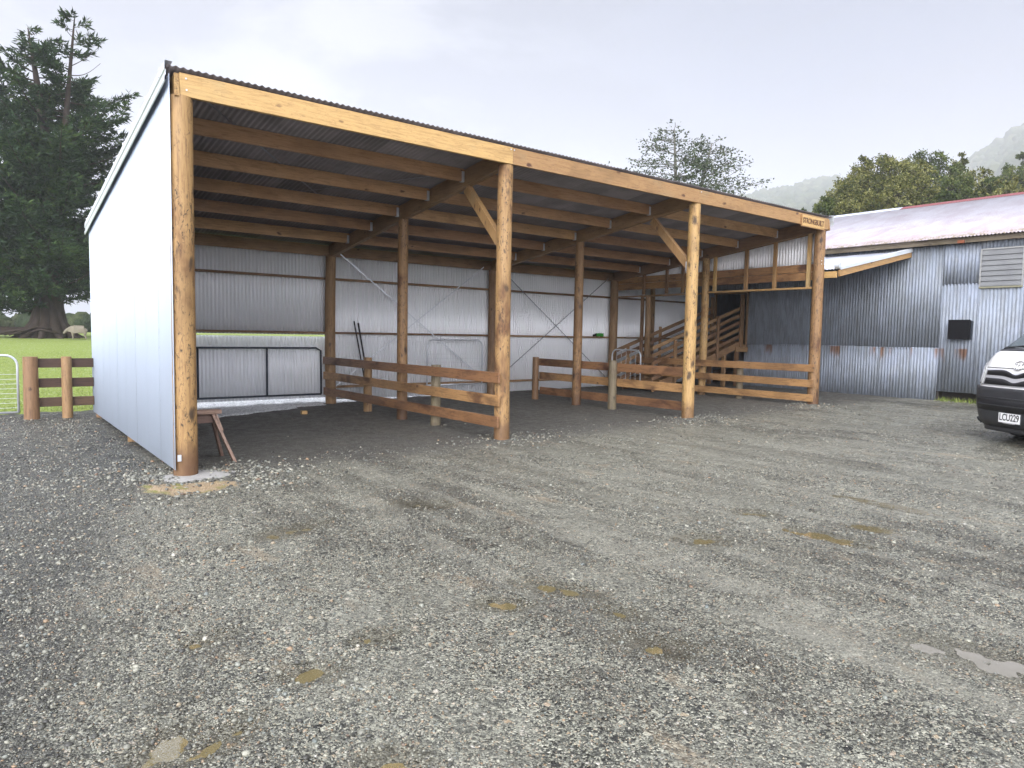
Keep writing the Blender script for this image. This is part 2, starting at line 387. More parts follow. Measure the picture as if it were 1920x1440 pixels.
# clean clay and sand patch by the corner post
dx = t.math('SUBTRACT', X_, -.12); dy = t.math('SUBTRACT', Y_, -.72)
q = t.math('ADD', t.math('POWER', t.math('ABSOLUTE', t.math('DIVIDE', dx, .50)), 2), t.math('POWER', t.math('ABSOLUTE', t.math('DIVIDE', dy, .30)), 2))
clay = t.mr(t.math('ADD', q, t.math('MULTIPLY', t.noise(P, 9, 4, .7), 1.4)), 1.75, 1.4)
clc = t.mix(t.noise(P, 14, 5, .7), (.22, .13, .06), (.52, .42, .29)); clc = t.mix(t.mr(t.noise(P, 5, 3), .55, .65), clc, (.20, .19, .05))
col = t.mix(clay, col, clc)
h1 = t.vor(P, 78); h2 = t.vor(P, 34); h3 = t.vor(P, 150)
amt = t.math('SUBTRACT', 1, t.math('MULTIPLY', mudm, .75))
hh = t.math('MULTIPLY', t.math('ADD', t.math('MULTIPLY', h1, -1), t.math('ADD', t.math('MULTIPLY', h2, -.8), t.math('MULTIPLY', r1, .6))), amt)
nrm = t.bump(hh, .012, .85); nrm = t.bump(t.math('ADD', t.noise(P, 240, 3, .7), t.math('MULTIPLY', h3, -.6)), .004, .7, nrm)
rgh = t.mr(t.noise(P, 7, 4, .6), .35, .65, .30, .62); rgh = t.math('ADD', rgh, t.math('MULTIPLY', ins, .25)); rgh = t.math('SUBTRACT', rgh, t.math('MULTIPLY', wetm, .18))
trk = t.noise(t.coord('World', (1.9, .12, 1), rot=(0, 0, .05)), 1.6, 4, .55, .3)
trm = t.math('MULTIPLY', t.math('MULTIPLY', t.mr(trk, .53, .62), t.mr(X_, .2, 1.6)), t.mr(t.noise(P, 2.6, 5, .7), .36, .56, .15, .62))
trm = t.math('MULTIPLY', trm, t.math('SUBTRACT', 1, ins))
col = t.mix(trm, col, t.mix(t.noise(P, 70, 5, .8), (.13, .122, .098), (.35, .34, .29)))
trd = t.math('MULTIPLY', t.math('MULTIPLY', t.mr(trk, .46, .38), t.mr(X_, -.2, 1.2)), .42); trd = t.math('MULTIPLY', trd, t.math('SUBTRACT', 1, ins))
col = t.mix(trd, col, t.mix(.55, col, (.045, .04, .028)))
col = t.mix(1.0, col, (1.0, 1.0, .935), 'MULTIPLY')
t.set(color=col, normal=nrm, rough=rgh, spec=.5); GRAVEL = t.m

xs = axis_pts([(-1500, -60, 120), (-60, -10, 5), (-10, -4, .4), (-4, 7, .035), (7, 20, .09), (20, 60, 2), (60, 1500, 120)])
ys = axis_pts([(-1500, -60, 120), (-60, -10, 5), (-10, -7.8, .3), (-7.8, -1, .035), (-1, 9, .085), (9, 60, 1.5), (60, 1500, 120)])
v, f = grid(xs, ys, ground_h)
go = np_mesh('ground', v, f, GRAVEL); at_ = go.data.color_attributes.new('mask', 'FLOAT_COLOR', 'POINT'); cc_ = np.zeros((len(v), 4), np.float32); cc_[:, 0] = mudmask(v[:, 0], v[:, 1]); cc_[:, 1] = clodmask(v[:, 0], v[:, 1]); cc_[:, 3] = 1; cc_[:, 2] = puddlemask(v[:, 0], v[:, 1]); at_.data.foreach_set('color', cc_.ravel())
struct(go, 'wet grey gravel yard in front of and under the pole shed', 'ground')

# paddock grass behind
def field_h(x, y): return base_h(x, y)+.02+.06*(fnoise(x, y, .35, 3, 21)-.5)-.12*sstep(7.95, 7.5, y+.5*(vnoise(x, y, 1.2, 3)-.5))+.03
t = MT('paddock_grass', .8, .2); P = t.coord('World'); n1 = t.noise(P, 1.2, 5, .65); n2 = t.noise(P, 16, 4, .7)
col = t.ramp(n2, [(.3, (.10, .14, .025)), (.5, (.20, .26, .05)), (.72, (.30, .35, .09))]); col = t.mix(t.mr(n1, .45, .7, 0, .6), col, (.19, .24, .06))
col = t.mix(t.mr(t.noise(t.coord('World', (1, .5, 1)), 9, 5, .8), .56, .66, 0, .8), col, (.46, .47, .40))
t.set(color=col, normal=t.bump(n2, .06, .8)); GRASS = t.m
xs = axis_pts([(-260, -40, 20), (-40, -6, 2), (-6, 10, .25), (10, 60, 3), (60, 260, 40)]); ys = axis_pts([(7.3, 20, .15), (20, 60, 1.5), (60, 260, 20)])
v, f = grid(xs, ys, field_h)
struct(np_mesh('grass_field', v, f, GRASS), 'green paddock with pale fallen petals beyond the gate', 'grass')

# pale limestone behind the shed and across the back of the first bay
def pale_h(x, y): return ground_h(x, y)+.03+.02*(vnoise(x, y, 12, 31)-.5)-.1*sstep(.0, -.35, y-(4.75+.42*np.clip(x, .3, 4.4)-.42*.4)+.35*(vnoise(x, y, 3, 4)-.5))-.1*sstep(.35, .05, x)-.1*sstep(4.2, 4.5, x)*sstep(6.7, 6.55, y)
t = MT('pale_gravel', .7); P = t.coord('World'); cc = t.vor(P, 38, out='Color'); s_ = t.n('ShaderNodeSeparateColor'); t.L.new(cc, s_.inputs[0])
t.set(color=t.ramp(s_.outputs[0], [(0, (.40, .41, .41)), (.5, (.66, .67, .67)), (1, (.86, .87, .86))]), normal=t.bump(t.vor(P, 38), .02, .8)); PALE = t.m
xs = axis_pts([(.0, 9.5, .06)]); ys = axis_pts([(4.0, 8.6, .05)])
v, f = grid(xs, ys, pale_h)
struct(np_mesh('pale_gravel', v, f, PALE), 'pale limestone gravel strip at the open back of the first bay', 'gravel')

# puddles
t = MT('puddle_water', .04, .5); P = t.coord('World'); t.set(color=t.mix(t.noise(P, 9, 3), (.15, .12, .05), (.23, .19, .10))); t.b.inputs['Coat Weight'].default_value = .6; t.b.inputs['Coat Roughness'].default_value = .03
t.set(normal=t.bump(t.noise(P, 30, 2), .0008, .5)); WATER = t.m
t = MT('milky_water', .22, .4); P = t.coord('World'); t.set(color=t.mix(t.noise(P, 9, 3), (.20, .185, .145), (.29, .27, .225))); MILKY = t.m
for k, (px, py, L, Wd, a_, lab) in enumerate(PUD):
    m = MB(); n = 40; z = float(base_h(px, py))-.0135; V = [(px, py, z)]
    for i in range(n):
        a = 2*PI*i/n; r_ = 1.25*(1+.10*math.sin(3*a+k)+.08*math.sin(5*a+2*k))
        u_, v_ = L*r_*math.cos(a), Wd*r_*math.sin(a); V.append((px+u_*math.cos(a_)-v_*math.sin(a_), py+u_*math.sin(a_)+v_*math.cos(a_), z))
    m.add(V, [(0, i+1, (i+1) % n+1) for i in range(n)])
    o = m.build('puddle', MILKY if 'pale' in lab else WATER); struct(o, lab, 'puddle'); o['group'] = 'puddles in the gravel yard'

for wm_ in (WATER, MILKY):
    wt = wm_.node_tree; pb = wt.nodes['Principled BSDF']; mo = wt.nodes['Material Output']; tb_ = wt.nodes.new('ShaderNodeBsdfTransparent'); mx = wt.nodes.new('ShaderNodeMixShader'); mx.inputs[0].default_value = .8
    wt.links.new(tb_.outputs[0], mx.inputs[1]); wt.links.new(pb.outputs[0], mx.inputs[2]); wt.links.new(mx.outputs[0], mo.inputs['Surface'])
# loose stones: one mass nobody could count
def ico():
    bm = bmesh.new(); bmesh.ops.create_icosphere(bm, subdivisions=1, radius=1); v = np.array([q.co[:] for q in bm.verts]); f = np.array([[a.index for a in q.verts] for q in bm.faces]); bm.free(); return v, f
ICV, ICF = ico()
def stones(name, pos, size, mat, flat=(.35, .7)):
    n = len(pos); bases = []
    for _ in range(24):
        b = ICV*(1+.6*(rng.random((len(ICV), 1))-.5)); b = b*np.array([1, rng.uniform(.55, .95), rng.uniform(*flat)]); bases.append(b)
    bases = np.array(bases)[rng.integers(0, 24, n)]
    a = rng.random(n)*2*PI; ti = rng.normal(0, .35, n); tj = rng.normal(0, .35, n)
    c, s_ = np.cos(a), np.sin(a); Rz = np.zeros((n, 3, 3)); Rz[:, 0, 0] = c; Rz[:, 0, 1] = -s_; Rz[:, 1, 0] = s_; Rz[:, 1, 1] = c; Rz[:, 2, 2] = 1
    Rx = np.zeros((n, 3, 3)); Rx[:, 0, 0] = 1; Rx[:, 1, 1] = np.cos(ti); Rx[:, 1, 2] = -np.sin(ti); Rx[:, 2, 1] = np.sin(ti); Rx[:, 2, 2] = np.cos(ti)
    M = Rz @ Rx
    V = np.einsum('nij,nkj->nki', M, bases)*size[:, None, None]+pos[:, None, :]
    Fc = (ICF[None]+np.arange(n)[:, None, None]*len(ICV)).reshape(-1, 3)
    return np_mesh(name, V.reshape(-1, 3), Fc, mat, smooth=False)
t = MT('loose_stone', .42, .5)
ri = t.n('ShaderNodeNewGeometry').outputs['Random Per Island']
col = t.ramp(ri, [(0, (.025, .024, .022)), (.22, (.072, .073, .064)), (.42, (.145, .147, .13)), (.6, (.238, .239, .205)), (.74, (.34, .34, .29)), (.84, (.15, .175, .175)), (.90, (.30, .27, .21)), (.955, (.27, .18, .11)), (.975, (.12, .075, .05)), (1, (.52, .51, .46))])
v_ = t.coord('World'); nn = t.noise(v_, 130, 3, .6)
t.set(color=t.mix(1.0, t.mix(t.mr(nn, .3, .7, 0, .6), col, t.mix(.55, col, (.05, .05, .05))), (1.02, 1.0, .91), 'MULTIPLY'), rough=t.mr(nn, .3, .7, .28, .55)); STONE = t.m
def polar(n, d0, d1, a0=-4, a1=84):
    d = np.sqrt(rng.uniform(d0*d0, d1*d1, n)); a = np.radians(rng.uniform(a0, a1, n)); return CAM[0]+d*np.sin(a), CAM[1]+d*np.cos(a)
xs_, ys_, ss_ = [], [], []
for n, d0, d1, smin, smax in ((120000, 2.0, 5.2, .0028, .0078), (85000, 5.0, 9, .004, .0105), (36000, 8.5, 17, .008, .015), (700, 2.0, 5, .010, .017), (1000, 4, 12, .013, .024)):
    x, y = polar(n, d0, d1); s_ = smin+(smax-smin)*rng.random(n)**2.2; xs_.append(x); ys_.append(y); ss_.append(s_)
x, y = rng.uniform(-6, -.2, 22000), rng.uniform(-6, 8, 22000); xs_.append(x); ys_.append(y); ss_.append(.006+.015*rng.random(len(x))**2)
x, y = rng.normal(.3, .55, 1800), rng.normal(-.2, .5, 1800); xs_.append(x); ys_.append(y); ss_.append(.01+.022*rng.random(len(x))**1.6)
for (px, py) in ((4.7, .1), (4.6, 1.9), (9.1, -.1), (13.4, 0)):
    x, y = rng.normal(px, .45, 900), rng.normal(py, .4, 900); xs_.append(x); ys_.append(y); ss_.append(.006+.018*rng.random(len(x))**1.6)
x, y, s_ = map(np.concatenate, (xs_, ys_, ss_))
ins_ = shed_in(x, y, .5)*sstep(.0, .9, y); pn = fnoise(x*.985+y*.17, y*.4, 1.0, 4, 41)*.65+fnoise(x, y, 3.5, 3, 45)*.35
keep = rng.random(len(x)) > ins_*.985
keep &= (rng.random(len(x)) < np.where(x < -.3, .9, (1-.7*mudmask(x, y))*(.45+.55*clodmask(x, y)))) | (s_ > .02)
keep &= ~((np.abs(x+.12) < .45) & (np.abs(y+.72) < .24) & (rng.random(len(x)) < .85)) & ~(y > 7.4)
for (px, py, L, Wd, a_, *_l) in PUD:
    dx, dy = x-px, y-py; u_ = dx*math.cos(a_)+dy*math.sin(a_); v_ = -dx*math.sin(a_)+dy*math.cos(a_); keep &= ((u_/L)**2+(v_/Wd)**2 > .8) | (rng.random(len(x)) < .2)
keep &= ~((x > 17.35) & (y > -1.2)) & (x < 19)
x, y, s_ = x[keep], y[keep], s_[keep]
pos = np.stack([x, y, ground_h(x, y)+s_*.12], 1)
tag(stones('gravel', pos, s_, STONE), 'loose wet grey and brown stones scattered over the yard', 'gravel', kind='stuff')

# grass blades by the paddock edge and under the woolshed
def blades(n, px, py, ph, hmin, hmax, wd=.012):
    a = rng.random(n)*2*PI; h = rng.uniform(hmin, hmax, n); ln = rng.normal(0, .35, (n, 2))*h[:, None]
    b = np.stack([px, py, ph], 1); d = np.stack([np.cos(a), np.sin(a), np.zeros(n)], 1)*wd
    tip = b+np.stack([ln[:, 0], ln[:, 1], h], 1)
    V = np.stack([b-d, b+d, tip], 1).reshape(-1, 3); return V, np.arange(3*n).reshape(-1, 3)
t = MT('grass_blade', .7, .2); ri = t.n('ShaderNodeNewGeometry').outputs['Random Per Island']
t.set(color=t.ramp(ri, [(0, (.09, .13, .025)), (.5, (.19, .25, .05)), (.85, (.30, .34, .10)), (1, (.30, .27, .12))])); BLADE = t.m
n = 60000; bx = rng.uniform(-8, 8, n); by = 7.75+22*rng.random(n)**1.6; bx = np.where(by > 14, bx*1.3, bx); bz = field_h(bx, by)
V, Fc = blades(n, bx, by, bz, .012, .045, .007); tag(np_mesh('grass', V, Fc, BLADE), 'short grass at the edge of the paddock', 'grass', kind='stuff')
n = 2600; bx = rng.normal(17.5, .16, n); by = rng.uniform(-9, -1.15, n); V, Fc = blades(n, bx, by, ground_h(bx, by), .03, .14, .008)
tag(np_mesh('grass', V, Fc, BLADE), 'tufts of grass growing under the raised woolshed wall', 'grass', kind='stuff')

# ---------------------------------------------------------------- corrugated sheet
PITCH_ = .0762
def corr_sheet(m, o, du, dv, nrm, width, length, amp=.0085, per=8, seg=1, length2=None, phase=0., th=.0012):
    """corrugations run along dv, repeat along du; length2 = length at far side"""
    o, du, dv, nrm = map(lambda q: np.array(q, float), (o, du, dv, nrm))
    n = max(2, int(round(width/PITCH_*per))); us = np.linspace(0, width, n+1); V = []
    for u in us:
        hgt = amp*math.sin(2*PI*u/PITCH_+phase); L = length if length2 is None else length+(length2-length)*u/width
        for j in range(seg+1): V.append(o+du*u+nrm*hgt+dv*(L*j/seg))
    k = seg+1; fs = [(i*k+j, (i+1)*k+j, (i+1)*k+j+1, i*k+j+1) for i in range(n) for j in range(seg)]
    m.add(V, fs); return m

# ================================================================ POLE SHED
X1, X2, X3 = 4.486, 8.95, 13.5
YB = 6.44; YM = 3.137
def rz_(y): return 4.36-.1317*(y+.06)         # underside of roof sheets / top of purlins
shed = thing('pole_shed', 'long open fronted pole shed of pine posts with corrugated iron back wall and roof', 'shed', (0, 0, -.1))
def post(x, y, z0, z1, r, m, name='post', n=20):
    b = MB(); k = 16; pts = []; rr = []
    ox, oy = random.uniform(-.02, .02), random.uniform(-.02, .02)
    for i in range(k+1):
        q_ = i/k; pts.append((x+ox*math.sin(q_*3), y+oy*math.sin(q_*2.4), z0+(z1-z0)*q_)); rr.append(r*(1.04-.07*q_+random.uniform(-.012, .012)))
    b.tube(pts, rr, n); return b.build(name, m, shed, smooth=False if n < 10 else True)
def sm(o):
    try: o.data.shade_smooth(); 
    except Exception: pass
    b = o.modifiers.new('es', 'EDGE_SPLIT'); b.split_angle = math.radians(50); return o
ZB = 4.085
for (x, r) in ((0, .126), (X1, .117), (X2, .113), (X3, .122)): sm(post(x, 0, float(ground_h(x, 0))-.3, ZB+.012*(x == 0), r, POST['z']))
for (x, r) in ((X1, .098), (X2, .1), (X3, .1), (0, .1)): sm(post(x, YM, -.35, rz_(YM)-.27, r, POST['z']))
for (x, r) in ((X1, .115), (X2, .112), (X3, .125), (0, .11)): sm(post(x, YB, -.35, rz_(YB)-.25, r, DARKW['z']))
# front fascia beam: three lengths
for (a, b_) in ((-.03, X1+.04), (X1+.043, X2-.02), (X2-.017, X3+.12)):
    MB().beam((a, -.085, 4.2125), (b_, -.085, 4.2125), .05, .245).build('front_beam', PINE['x'], shed, bevel=.004)
# end blocks of the outer rafters
MB().beam((-.058, -.118, 4.20), (-.058, 6.58, rz_(6.58)-.13), .05, .25).build('end_rafter', POST['y'], shed, bevel=.004)
MB().beam((X3+.148, -.118, 4.20), (X3+.148, 6.58, rz_(6.58)-.13), .05, .25).build('end_rafter', POST['y'], shed, bevel=.004)
# rafters (pairs bolted together) and inner end rafters
for x in (X1, X2, X3):
    for dx_ in (-.027, .027):
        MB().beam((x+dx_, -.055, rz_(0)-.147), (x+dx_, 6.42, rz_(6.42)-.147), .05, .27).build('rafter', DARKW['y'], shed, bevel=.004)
# purlins between the rafters with galvanised hangers
bays = ((-.03, X1-.056), (X1+.056, X2-.056), (X2+.056, X3-.056))
for k in range(1, 6):
    y = 1.083*k-.02; z = rz_(y)-.105
    for (a, b_) in bays:
        MB().beam((a, y, z), (b_, y, z), .048, .20).build('purlin', FRAME['x'], shed, bevel=.003)
        for (q_, s1) in ((a, 1), (b_, -1)):
            if q_ < 0: continue
            hang = MB()
            for dy in (-.027, .027): hang.box((min(q_, q_+s1*.05), y+dy-.0015, z-.1), (max(q_, q_+s1*.05), y+dy+.0015, z+.06))
            hang.box((min(q_, q_+s1*.06), y-.03, z-.106), (max(q_, q_+s1*.06), y+.03, z-.1025)); hang.build('joist_hanger', GALV, shed)
for (a, b_) in ((-.03, X1), (X1+.003, X2), (X2+.003, X3+.12)):
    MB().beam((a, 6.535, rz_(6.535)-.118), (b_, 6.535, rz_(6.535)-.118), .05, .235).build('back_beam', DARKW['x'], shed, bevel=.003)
# knee braces with bolt plates
for x in (X1, X2):
    b = MB(); b.beam((x, .10, 2.90), (x, 1.12, rz_(1.1)-.28), .05, .19, up=(1, 0, 0)); 
    b2 = MB(); b2.beam((x-.035, .10, 2.93), (x-.035, 1.12, rz_(1.1)-.25), .10, .045, up=(0, .86, -.5))
    MB().beam((x, .08, 2.93), (x, 1.02, rz_(1.0)-.32), .095, .145, up=(0, 1, 0)).build('knee_brace', PINE['z'], shed, bevel=.004)
    pl = MB(); pl.box((x-.054, .03, 2.84), (x-.049, .13, 3.02)); pl.tube([(x-.06, .07, 2.97), (x-.045, .07, 2.97)], .012, 8); pl.tube([(x-.06, .09, 2.89), (x-.045, .09, 2.89)], .012, 8); pl.build('brace_plate', GALV, shed)
# roof sheets
k = 0; x = -.16
while x < X3+.2:
    wd = min(.762, X3+.22-x); m = MB(); off = .0012*(k % 2)
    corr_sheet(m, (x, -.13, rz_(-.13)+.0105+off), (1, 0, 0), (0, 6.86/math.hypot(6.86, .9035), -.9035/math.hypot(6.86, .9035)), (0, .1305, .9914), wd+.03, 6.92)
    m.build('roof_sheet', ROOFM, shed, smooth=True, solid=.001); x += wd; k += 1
# back wall: from the second bay on a fixed wall to the ground, first bay only the upper part
x = -.1; k = 0
while x < 17.3:
    x1 = min(x+.762, 17.36); top = rz_(6.6)-.06 if x < X3 else 3.1; top = top if x < X3 else min(3.95, 3.2+.197*(x-X3)); bot = 1.50 if x < X1-.3 else (.02 if x < 9 else .03+.005*(x-9))
    if x < X1 < x1: pass
    m = MB(); corr_sheet(m, (x, 6.625+.0012*(k % 2), bot), (1, 0, 0), (0, 0, 1), (0, 1, 0), x1-x+.02*(x1 < 17), top-bot, phase=.4, amp=.0145)
    m.build('back_wall_sheet', ZINC, shed, smooth=True, solid=.0008); x = x1; k += 1
# side wall
y = -.10; k = 0
while y < 6.63:
    y1 = min(y+.762, 6.64); m = MB()
    corr_sheet(m, (-.128-.0012*(k % 2), y, .0), (0, 1, 0), (0, 0, 1), (-1, 0, 0), y1-y, rz_(y)-.06, length2=rz_(y1)-.06)
    m.build('side_wall_sheet', ZSIDE, shed, smooth=True, solid=.0008); y = y1; k += 1
# side wall girts
for z in (.35, 1.55, 2.75): MB().box((-.115, .12, z-.025), (-.02-.0, 6.40, z+.025)).build('girt', DARKW['y'], shed, bevel=.003)
# right hand end above the boards
y = -.02; k = 0
while y < 6.60:
    y1 = min(y+.762, 6.60); m = MB()
    corr_sheet(m, (X3+.20+.0012*(k % 2), y, 3.05), (0, 1, 0), (0, 0, 1), (1, 0, 0), y1-y, rz_(y)-3.10, length2=rz_(y1)-3.10, amp=.0125)
    m.build('end_wall_sheet', ZINC, shed, smooth=True, solid=.0008); y = y1; k += 1
for z0, z1 in ((2.965, 3.148), (3.156, 3.335)):
    for (a, b_) in ((.0, 2.95), (2.955, 6.4)): MB().box((X3+.07, a, z0), (X3+.115, b_, z1)).build('end_board', RAIL['y'], shed, bevel=.003)
for y in (.27, 1.14, 1.93, 2.86, 3.9, 4.46, 5.30): MB().box((X3+.012, y-.045, 2.802), (X3+.066, y+.045, rz_(y)-.285)).build('end_stud', PINE['z'] if y < 3.5 else DARKW['z'], shed, bevel=.003)
MB().box((X3-.05, .08, 2.755), (X3+.06, 3.02, 2.80)).build('end_plate', PINE['y'], shed, bevel=.003)
MB().box((X3-.05, 3.24, 2.735), (X3+.06, 6.40, 2.78)).build('end_plate', DARKW['y'], shed, bevel=.003)
# girts on the back wall
for (a, b_) in ((-.02, X1-.01), (X1+.0, X2-.01), (X2, X3), (X3+.01, 17.3)):
    for z in (2.755, 1.545): MB().box((a+.003, 6.558, z-.028), (b_-.003, 6.612, z+.028)).build('girt', DARKW['x'], shed, bevel=.003) if False else MB().box((a+.003, 6.515, z-.024), (b_-.003, 6.612, z+.024)).build('girt', DARKW['x'], shed, bevel=.003)
    if a > 3: MB().box((a+.003, 6.545, .29), (b_-.003, 6.612, .345)).build('girt', DARKW['x'], shed, bevel=.003)
# steel bracing straps
def strap(p0, p1, m, wd=.028):
    b = MB(); b.beam(p0, p1, .003, wd, up=(0, 0, 1)); b.build('bracing_strap', m, shed)
WHITES = plain('bright_strap', (.78, .80, .83), .35, .5)
DARKS = plain('dark_strap', (.20, .215, .24), .45, .4, vary=.7, scale=14)
strap((X1+.25, 6.503, 3.32), (X2-.1, 6.503, .33), WHITES); strap((X1+.12, 6.497, .33), (X2-.25, 6.497, 3.32), WHITES)
strap((X2+.3, 6.503, 3.32), (X3-.2, 6.503, .33), DARKS, .02); strap((X2+.15, 6.497, .33), (X3-.2, 6.497, 3.32), DARKS, .02)
# roof diagonals in the first bay
b = MB(); 
for (p0, p1) in (((.2, .3), (4.3, 4.8)), ((4.3, 1.4), (.3, 5.6))): b.beam((p0[0], p0[1], rz_(p0[1])-.006), (p1[0], p1[1], rz_(p1[1])-.006), .032, .002)
b.build('roof_brace', DARKS, shed)
# rake flashing
def flash(x0, sgn, name):
    prof = [(0.02, .046), (-.055, .046), (-.06, .02), (-.06, -.045), (-.048, -.055), (-.048, -.105), (-.062, -.115), (-.062, -.165), (-.052, -.172)]
    m = MB(); V = []
    for yy in (-.15, 6.78):
        for (a, b_) in prof: V.append((x0+sgn*a, yy, rz_(yy)+b_))
    n = len(prof); m.add(V, [(i, i+1, n+i+1, n+i) for i in range(n-1)]); return m.build(name, FLASH, shed, solid=.002)
flash(-.125, 1, 'barge_flashing'); flash(X3+.215, -1, 'barge_flashing')
for i in range(9):
    sc_ = MB()
    y = .1+i*.8; 
    for dz in (-.03, .05): sc_.tube([(-.185, y, rz_(y)+dz-.01), (-.197 if dz < 0 else -.185, y, rz_(y)+dz+(.0 if dz < 0 else .012))], .008, 6)
    sc_.build('flashing_screw', GALV, shed)
for (x, z) in ((.035, 4.28), (.04, 4.16), (X1-.0, 4.3), (X1+.06, 4.30), (X2+.03, 4.3), (X3-.1, 3.37), (X3-.1, 3.30)): MB().tube([(x, -.105, z), (x, -.118, z)], .010, 8).build('bolt_head', GALV, shed)
MB().box((-.112, -.135, .10), (-.075, -.118, .17)).build('post_tag', GALV, shed); MB().box((X3-.01, -.13, 3.28), (X3+.02, -.118, 3.46)).build('tie_plate', GALV, shed)
# concrete collar at the corner post
m = MB(); n = 26; V = [(.02, -.02, float(base_h(0, 0))+.03)]
for i in range(n):
    a = 2*PI*i/n; r_ = .36*(1+.14*math.sin(2*a+1)+.1*math.sin(5*a)); V.append((.08+r_*math.cos(a)*1.25, -.10+r_*math.sin(a)*.82, float(base_h(0, 0))+.022-.004*math.sin(3*a)))
for i in range(n): V.append((V[1+i][0]*1.05, V[1+i][1]*1.05, float(base_h(0, 0))-.08))
m.add(V, [(0, i+1, (i+1) % n+1) for i in range(n)]+[(i+1, n+i+1, n+(i+1) % n+1, (i+1) % n+1) for i in range(n)])
t = MT('rough_concrete', .85); P = t.coord('World'); t.set(color=t.mix(t.noise(P, 8, 5, .7), (.20, .195, .18), (.42, .41, .38)), normal=t.bump(t.noise(P, 60, 4, .7), .01, .6)); CONC = t.m
m.build('post_footing', CONC, shed)

def text_mesh(s, size, depth, mat, parent, M, name, sx=1.0, bold=0.0):
    cu = bpy.data.curves.new('t', 'FONT'); cu.body = s; cu.size = size; cu.extrude = depth; cu.align_x = 'CENTER'; cu.align_y = 'CENTER'; cu.offset = bold
    to = bpy.data.objects.new('t', cu); COL.objects.link(to)
    dg = bpy.context.evaluated_depsgraph_get(); me = bpy.data.meshes.new_from_object(to.evaluated_get(dg)); bpy.data.objects.remove(to)
    me.transform(Matrix.Diagonal((sx, 1, 1, 1))); me.transform(M)
    if parent is not None and parent.get('_abs'): me.transform(root_matrix(parent).inverted())
    me.materials.clear(); me.materials.append(mat); o = bpy.data.objects.new(name, me); COL.objects.link(o)
    if parent is not None: o.parent = parent
    return o
# name board
sg = thing('name_board', 'small wooden board with carved letters on the right end of the front beam', 'sign', (12.93, -.115, 4.15))
MB().box((12.46, -.138, 4.06), (13.40, -.112, 4.295)).build('board', PINE['x'], sg, bevel=.006)
fr = MB(); fr.box((12.435, -.145, 4.045), (12.458, -.113, 4.305)); fr.box((12.46, -.145, 4.045), (13.40, -.113, 4.058)); fr.build('edging', RAIL['x'], sg)
BURN = plain('burnt_letters', (.10, .045, .02), .7)
text_mesh('STRONGBUILT', .165, .003, BURN, sg, Matrix.Translation((12.93, -.1405, 4.176)) @ Matrix.Rotation(PI/2, 4, 'X'), 'lettering', sx=.80, bold=.004)

# ---------------------------------------------------------------- rail dividers in the bays
def rail(a, b, x, nrm, th=.04, ht=.175):
    z0, z1 = a[2], b[2]
    return MB().beam((x+nrm*th/2, a[0], z0+a[1]), (x+nrm*th/2, b[0], z1+b[1]), th, ht)
def divider(name, label, x, side, y0, y1, sp, gz0, extra=()):
    d = thing(name, label, 'rail fence', (x, (y0+y1)/2, gz0), group='timber rail dividers between the shed bays')
    for z in (.235, .585, .925):
        MB().beam((x+side*.02, y0-random.uniform(0, .05), z+random.uniform(-.012, .012)), (x+side*.02, y1+random.uniform(-.03, .02), z+random.uniform(-.018, .018)), .038, random.uniform(.160, .178)).build('rail', RAIL['y'], d, bevel=.004)
    for (yy, h, dx_, m, r) in sp:
        b = MB(); xx = x+dx_; g0 = float(ground_h(xx, yy))-.15
        b.tube([(xx, yy, g0), (xx, yy, (g0+h)/2), (xx+.004, yy+.004, h)], [r*1.06, r, r*.97], 16); sm(b.build('fence_post', m, d))
    return d
divider('rail_fence', 'three rail wooden fence nearest the sawhorse, between the first and second bays', X1-.122, -1, 6.55, -.09, [(4.6, 1.06, .125, DARKW['z'], .085), (1.9, 1.03, .10, OLDP['z'], .085)], -.05)
divider('rail_fence', 'three rail wooden fence between the second and third bays, mossy short post in front', X2+.105, 1, 4.62, .06, [(4.66, 1.04, -.06, DARKW['z'], .08), (2.04, 1.06, -.075, OLDP['z'], .09)], .0)
divider('rail_fence', 'three rail wooden fence at the right end of the shed by the grey iron wall', X3-.125, -1, 5.35, -.08, [(1.95, 1.02, .10, OLDP['z'], .085)], .05)

# ---------------------------------------------------------------- clad gate in the first bay
cg = thing('clad_gate', 'wide dark pipe gate backed with corrugated iron closing the first bay', 'gate', (2.3, 6.7, -.05))
x = .02; k = 0
while x < 4.70:
    x1 = min(x+.762, 4.72); m = MB(); corr_sheet(m, (x, 6.72+.0012*(k % 2), .07), (1, 0, 0), (0, 0, 1), (0, 1, 0), x1-x, 1.385, amp=.0135); m.build('gate_sheet', ZINC, cg, smooth=True, solid=.0008); x = x1; k += 1
m = MB(); R_ = .021
m.tube([(.1, 6.66, .15), (.1, 6.66, 1.12), (.16, 6.66, 1.2), (4.22, 6.66, 1.2), (4.33, 6.66, 1.14), (4.34, 6.66, .16)], R_, 10)
m.tube([(.1, 6.66, .155), (4.34, 6.66, .155)], R_, 10); m.tube([(1.72, 6.655, .16), (1.72, 6.655, 1.2)], R_, 10); m.tube([(3.12, 6.655, .16), (3.12, 6.655, 1.2)], R_, 10); m.build('gate_frame', DPIPE, cg, smooth=True)

